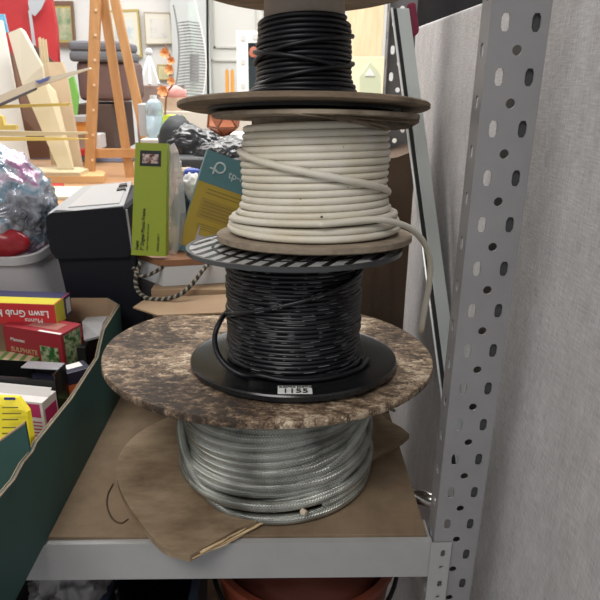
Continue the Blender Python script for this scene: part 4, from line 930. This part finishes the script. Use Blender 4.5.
# orange flowers
M_FLO = mat('orange_petal', (.72, .26, .09), .6, col2=(.85, .48, .22), scale=30)
fl = thing('flower_stem', 'tall stem of orange artificial flowers before the wire rack', 'flowers', tuple(atY(166, 100, 2.5)))
obj('stem', tube(smoothpath([atY(*q, 2.52) for q in ((165, 45), (171, 60), (169, 72), (172, 85), (166, 100), (164, 165))], 6), .004, 6), mat('brown_stem', (.25, .15, .08), .7), fl, world=True)
for (x, y, r) in ((164.5, 53, 5.2), (171, 60.5, 4.2), (169, 69.5, 5.2), (171, 81, 4.4), (162.5, 91, 6)):
    c = atY(x, y, 2.5); R1 = r*2.5*.95/CF; bm = bmesh.new()
    for k in range(7):
        a = 2*PI*k/7; ca = Vector((math.cos(a), 0, math.sin(a))); sa = Vector((-math.sin(a), 0, math.cos(a)))
        pts = [c+Vector((0, .012, 0)), c+ca*R1*.6-sa*R1*.45+Vector((0, .004, 0)), c+ca*R1+Vector((0, -.004, 0)), c+ca*R1*.6+sa*R1*.45+Vector((0, .004, 0))]
        prism(pts, (0, .002, 0), bm)
    obj('flower', bm, M_FLO, fl, world=True)
# shelf stuff between
pb2(135, 86, 176, 101, 3.5, .3, mat('brown_strip', (.30, .22, .19), .7), 'brown_sideboard', 'brown sideboard behind the orange flowers', 'sideboard', zb=FL)
pb2(160, 98, 204, 112.5, 2.58, .12, mat('beige_basket', (.62, .48, .36), .8, col2=(.5, .38, .28), scale=20), 'beige_basket', 'beige woven basket behind the black bags', 'basket')
tag(obj('pink_cloth', crumple(atY(175, 94, 2.6), .035, 3, .3, 3, 2, (1.3, .6, .8)), mat('pink_cloth', (.70, .35, .33), .7)), 'pink crumpled cloth on the beige basket', 'cloth')
wbq = atY(156, 137, 2.1)
bt_ = thing('water_bottle', 'pale blue plastic water bottle left of the black bags', 'bottle', (wbq.x, wbq.y, wbq.z))
k_ = 2.1*.95/CF
obj('body', lathe([(0, 0), (8.5*k_, 0), (9*k_, 3*k_), (9*k_, 20*k_), (7.5*k_, 22*k_), (9*k_, 24*k_), (8*k_, 33*k_), (4*k_, 37*k_), (0, 37*k_)], seg=24), mat('pale_blue_bottle', (.60, .74, .84), .15, trans=.6), bt_, smooth=True)
obj('cap', lathe([(0, 37*k_), (3.5*k_, 37*k_), (3.5*k_, 40*k_), (0, 40*k_)], seg=16), M_WHITE, bt_)
pb2(140, 104, 148, 140, 2.12, .08, mat('clear_jar', (.55, .56, .58), .3), 'clear_jar', 'clear jar beside the right easel leg', 'jar', zb=wbq.z)
pbd([(163, 116), (168, 115), (183, 117), (183, 138), (163, 138)], 2.07, .05, mat('neon_yellow', (.68, .90, .05), .6), 'neon_vest', 'folded neon yellow cloth above the black bags', 'cloth')
pb2(150, 112.5, 292, 160, 2.56, .6, mat('off_white_crate', (.66, .64, .58), .6), 'white_storage_crate', 'off white storage crate on the table behind the black bags', 'crate', zb=ZT+.001)
tag(obj('low_white_box', box((atY(140, 137, 2.02).x, 2.02, ZT+.001), (atY(250, 137, 2.02).x, 2.36, wbq.z-.001), bev=.003), mat('white_low_box', (.62, .62, .60), .6)), 'low white box on the table carrying the copper lantern and the water bottle', 'box')
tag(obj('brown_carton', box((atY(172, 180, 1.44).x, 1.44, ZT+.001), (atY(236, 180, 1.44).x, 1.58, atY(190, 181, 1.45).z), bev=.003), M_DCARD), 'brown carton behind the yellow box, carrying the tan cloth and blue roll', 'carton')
# black plastic bags heap
M_BBAG = mat('black_bag_film', (.03, .032, .036), .25, coat=.2, bump=.25, bscale=9)
tag(obj('camera_bag', crumple(atY(178, 145, 1.75), .07, 4, .12, 2, 4, (.75, .7, 1.1)), mat('dark_grey_fabric', (.045, .05, .055), .7)), 'dark grey bag between the lime green box and the black plastic bags', 'bag')
tag(obj('black_plastic_bag', crumple(atY(194, 150, 1.72), .072, 5, .20, 1.4, 21, (1.15, .7, .85)), M_BBAG), 'glossy crumpled black plastic bag behind the yellow box', 'plastic bag')
tag(obj('black_plastic_bag', crumple(atY(228, 158, 1.66), .066, 5, .20, 1.4, 31, (1.2, .7, .75)), M_BBAG), 'crumpled black plastic bag right of the larger one, near the white cable', 'plastic bag')
gc_ = tag(obj('grey_case', box((atY(172, 185, 1.6).x, 1.6, ZT+.001), (atY(245, 140, 1.6).x, 1.85, atY(200, 158, 1.6).z), bev=.01), mat('dark_case', (.07, .075, .08), .5)), 'long dark grey case under the black plastic bags', 'case')
obj('white_dial', box(atY(174.5, 167, 1.592), (atY(181, 161, 1.592).x, 1.6, atY(181, 161, 1.592).z), bev=.002), mat('white_dial', (.7, .7, .7), .4), gc_, world=True)
tag(obj('blue_tape_roll', crumple(atY(192, 174, 1.48), .020, 3, .12, 2, 2, (1.2, .6, .7)), mat('blue_plastic', (.02, .06, .35), .4)), 'small blue plastic roll behind the yellow box', 'roll')
tag(obj('tan_glove', crumple(atY(185, 174, 1.49), .028, 4, .3, 2, 6, (1.1, .6, .5)), mat('tan_cloth', (.45, .36, .26), .8)), 'tan crumpled cloth beside the blue roll', 'cloth')
tag(obj('white_tissue', crumple(atY(192, 196, 1.30), .040, 4, .35, 2.3, 16, (.8, .5, 1.0)), mat('white_tissue', (.62, .62, .63), .8)), 'crumpled white paper between lime green and yellow boxes', 'paper')
tag(obj('dark_pouch', crumple(atY(182, 215, 1.25), .035, 4, .2, 2, 26, (.6, .5, 1.3)), M_BLK), 'black pouch in the gap left of the yellow box', 'pouch')
# copper lantern
cc = atY(224, 126, 2.18); cc.z = wbq.z+.056
bm = bmesh.new(); bmesh.ops.create_icosphere(bm, subdivisions=1, radius=.062); bmesh.ops.translate(bm, vec=cc, verts=bm.verts)
cl_ = obj('copper_lantern', bm, mat('copper', (.55, .20, .11), .3, .7)); tag(cl_, 'faceted copper lantern behind the black bags', 'lantern')
bm = bmesh.new(); bmesh.ops.create_icosphere(bm, subdivisions=1, radius=.064)
es = [(e.verts[0].co+cc, e.verts[1].co+cc) for e in bm.edges]; bm.free(); bm = bmesh.new()
for a, b in es: tube([a, b], .003, 5, bm)
obj('edge_strips', bm, mat('dark_copper', (.20, .08, .05), .4, .6), cl_, world=True)
# candles
cd_ = []
for x, lab in ((227.5, 'orange taper candle, left of the pair by the white frame'), (232.8, 'orange taper candle, right of the pair by the white frame')):
    p = atY(x, 103, 2.6); q = atY(x-.6, 70, 2.6)
    t = thing('taper_candle', lab, 'candle', tuple(p), group='orange candles by the white frame')
    obj('wax', tube([p, q], .0065, 10, rs=[.008, .0065]), mat('orange_wax', (.78, .36, .06), .5), t, world=True)
    obj('wick', tube([q, q+Vector((0, 0, .006))], .001, 5), M_INK, t, world=True)
pb2(205, 100, 246, 112.4, 2.57, .25, mat('cream_box', (.68, .6, .45), .7), 'cream_box', 'cream box carrying the two orange candles', 'box')
# white mirror frame with spots
mf_ = thing('mirror_frame', 'white spotted mirror frame standing left of the black cable', 'mirror', tuple(atY(240, 100, 2.9)))
a = atY(238, 110, 2.9); b = atY(276, 31, 2.9); i0 = atY(249, 110, 2.9); i1 = atY(276, 43, 2.9)
bm = bmesh.new(); box((a.x, 2.9, a.z), (i0.x, 2.93, b.z), bm); box((i0.x, 2.9, i1.z), (b.x+.1, 2.93, b.z), bm)
ff = obj('frame', bm, mat('white_frame', (.80, .81, .80), .5), mf_, world=True)
obj('mirror_glass', box((i0.x, 2.915, a.z), (b.x+.1, 2.925, i1.z)), mat('dark_mirror', (.06, .08, .09), .15, .6), mf_, world=True)
for x, y in ((243, 38), (243, 62), (243, 86), (255, 37)):
    c = atY(x, y, 2.898); obj('spot', lathe([(0, 0), (.012, 0), (.012, .002), (0, .002)], seg=12), mat('grey_spot', (.55, .57, .57), .6), ff).location = (0, 0, 0)
    o = bpy.data.objects[-1] if False else ff.children[-1]
    for v in o.data.vertices:
        co = v.co.copy(); v.co = wm(mf_).inverted() @ (c+Vector((co.x, -co.z, co.y)))
obj('reflection_patch', crumple(atY(254, 52, 2.905), .025, 3, .3, 2, 9, (.8, .12, .8)), mat('red_brown', (.45, .14, .09), .6), mf_, world=True)
# right background: cream cabinet, curtain, pale green house shape
pb2(346, -20, 386, 70, 3.6, .05, mat('peach_curtain', (.80, .58, .36), .8, col2=(.88, .70, .48), scale=5, stretch=(8, 1, 1)), 'peach_curtain', 'peach coloured curtain hanging behind the black cable reel', 'curtain')
pb2(346, 57, 388, 100, 3.4, .05, mat('cream_shelf', (.80, .70, .50), .7), 'cream_headboard', 'cream board under the peach curtain', 'board')
hs_ = pboard([(360, 100), (360, 76), (364, 71), (370, 62), (378, 71), (381, 76), (381, 100)], 3.1, .04)
ho = tag(obj('house_shaped_box', hs_, mat('pale_green_paint', (.62, .66, .46), .7)), 'pale green house shaped wooden box between black cable and rear upright', 'wooden box')
obj('white_panel', pboard([(365, 76), (370, 68), (375, 76)], 3.095, .004), M_WHITE, ho, world=True)
pb2(335, 100, 400, 160, 3.08, .6, mat('cream_cupboard', (.76, .72, .62), .7), 'cream_cupboard', 'cream cupboard behind the brown cardboard box', 'cupboard', zb=FL)

# soften crumpled surfaces
for o in SC.objects:
    if o.type == 'MESH' and o.name.split('.')[0] in ('wrapped_bundle', 'red_pouch', 'black_plastic_bag', 'camera_bag', 'clear_plastic_bag', 'blue_tape_roll', 'tan_glove', 'white_tissue', 'dark_pouch', 'pink_cloth', 'contents', 'head'):
        for p in o.data.polygons: p.use_smooth = True
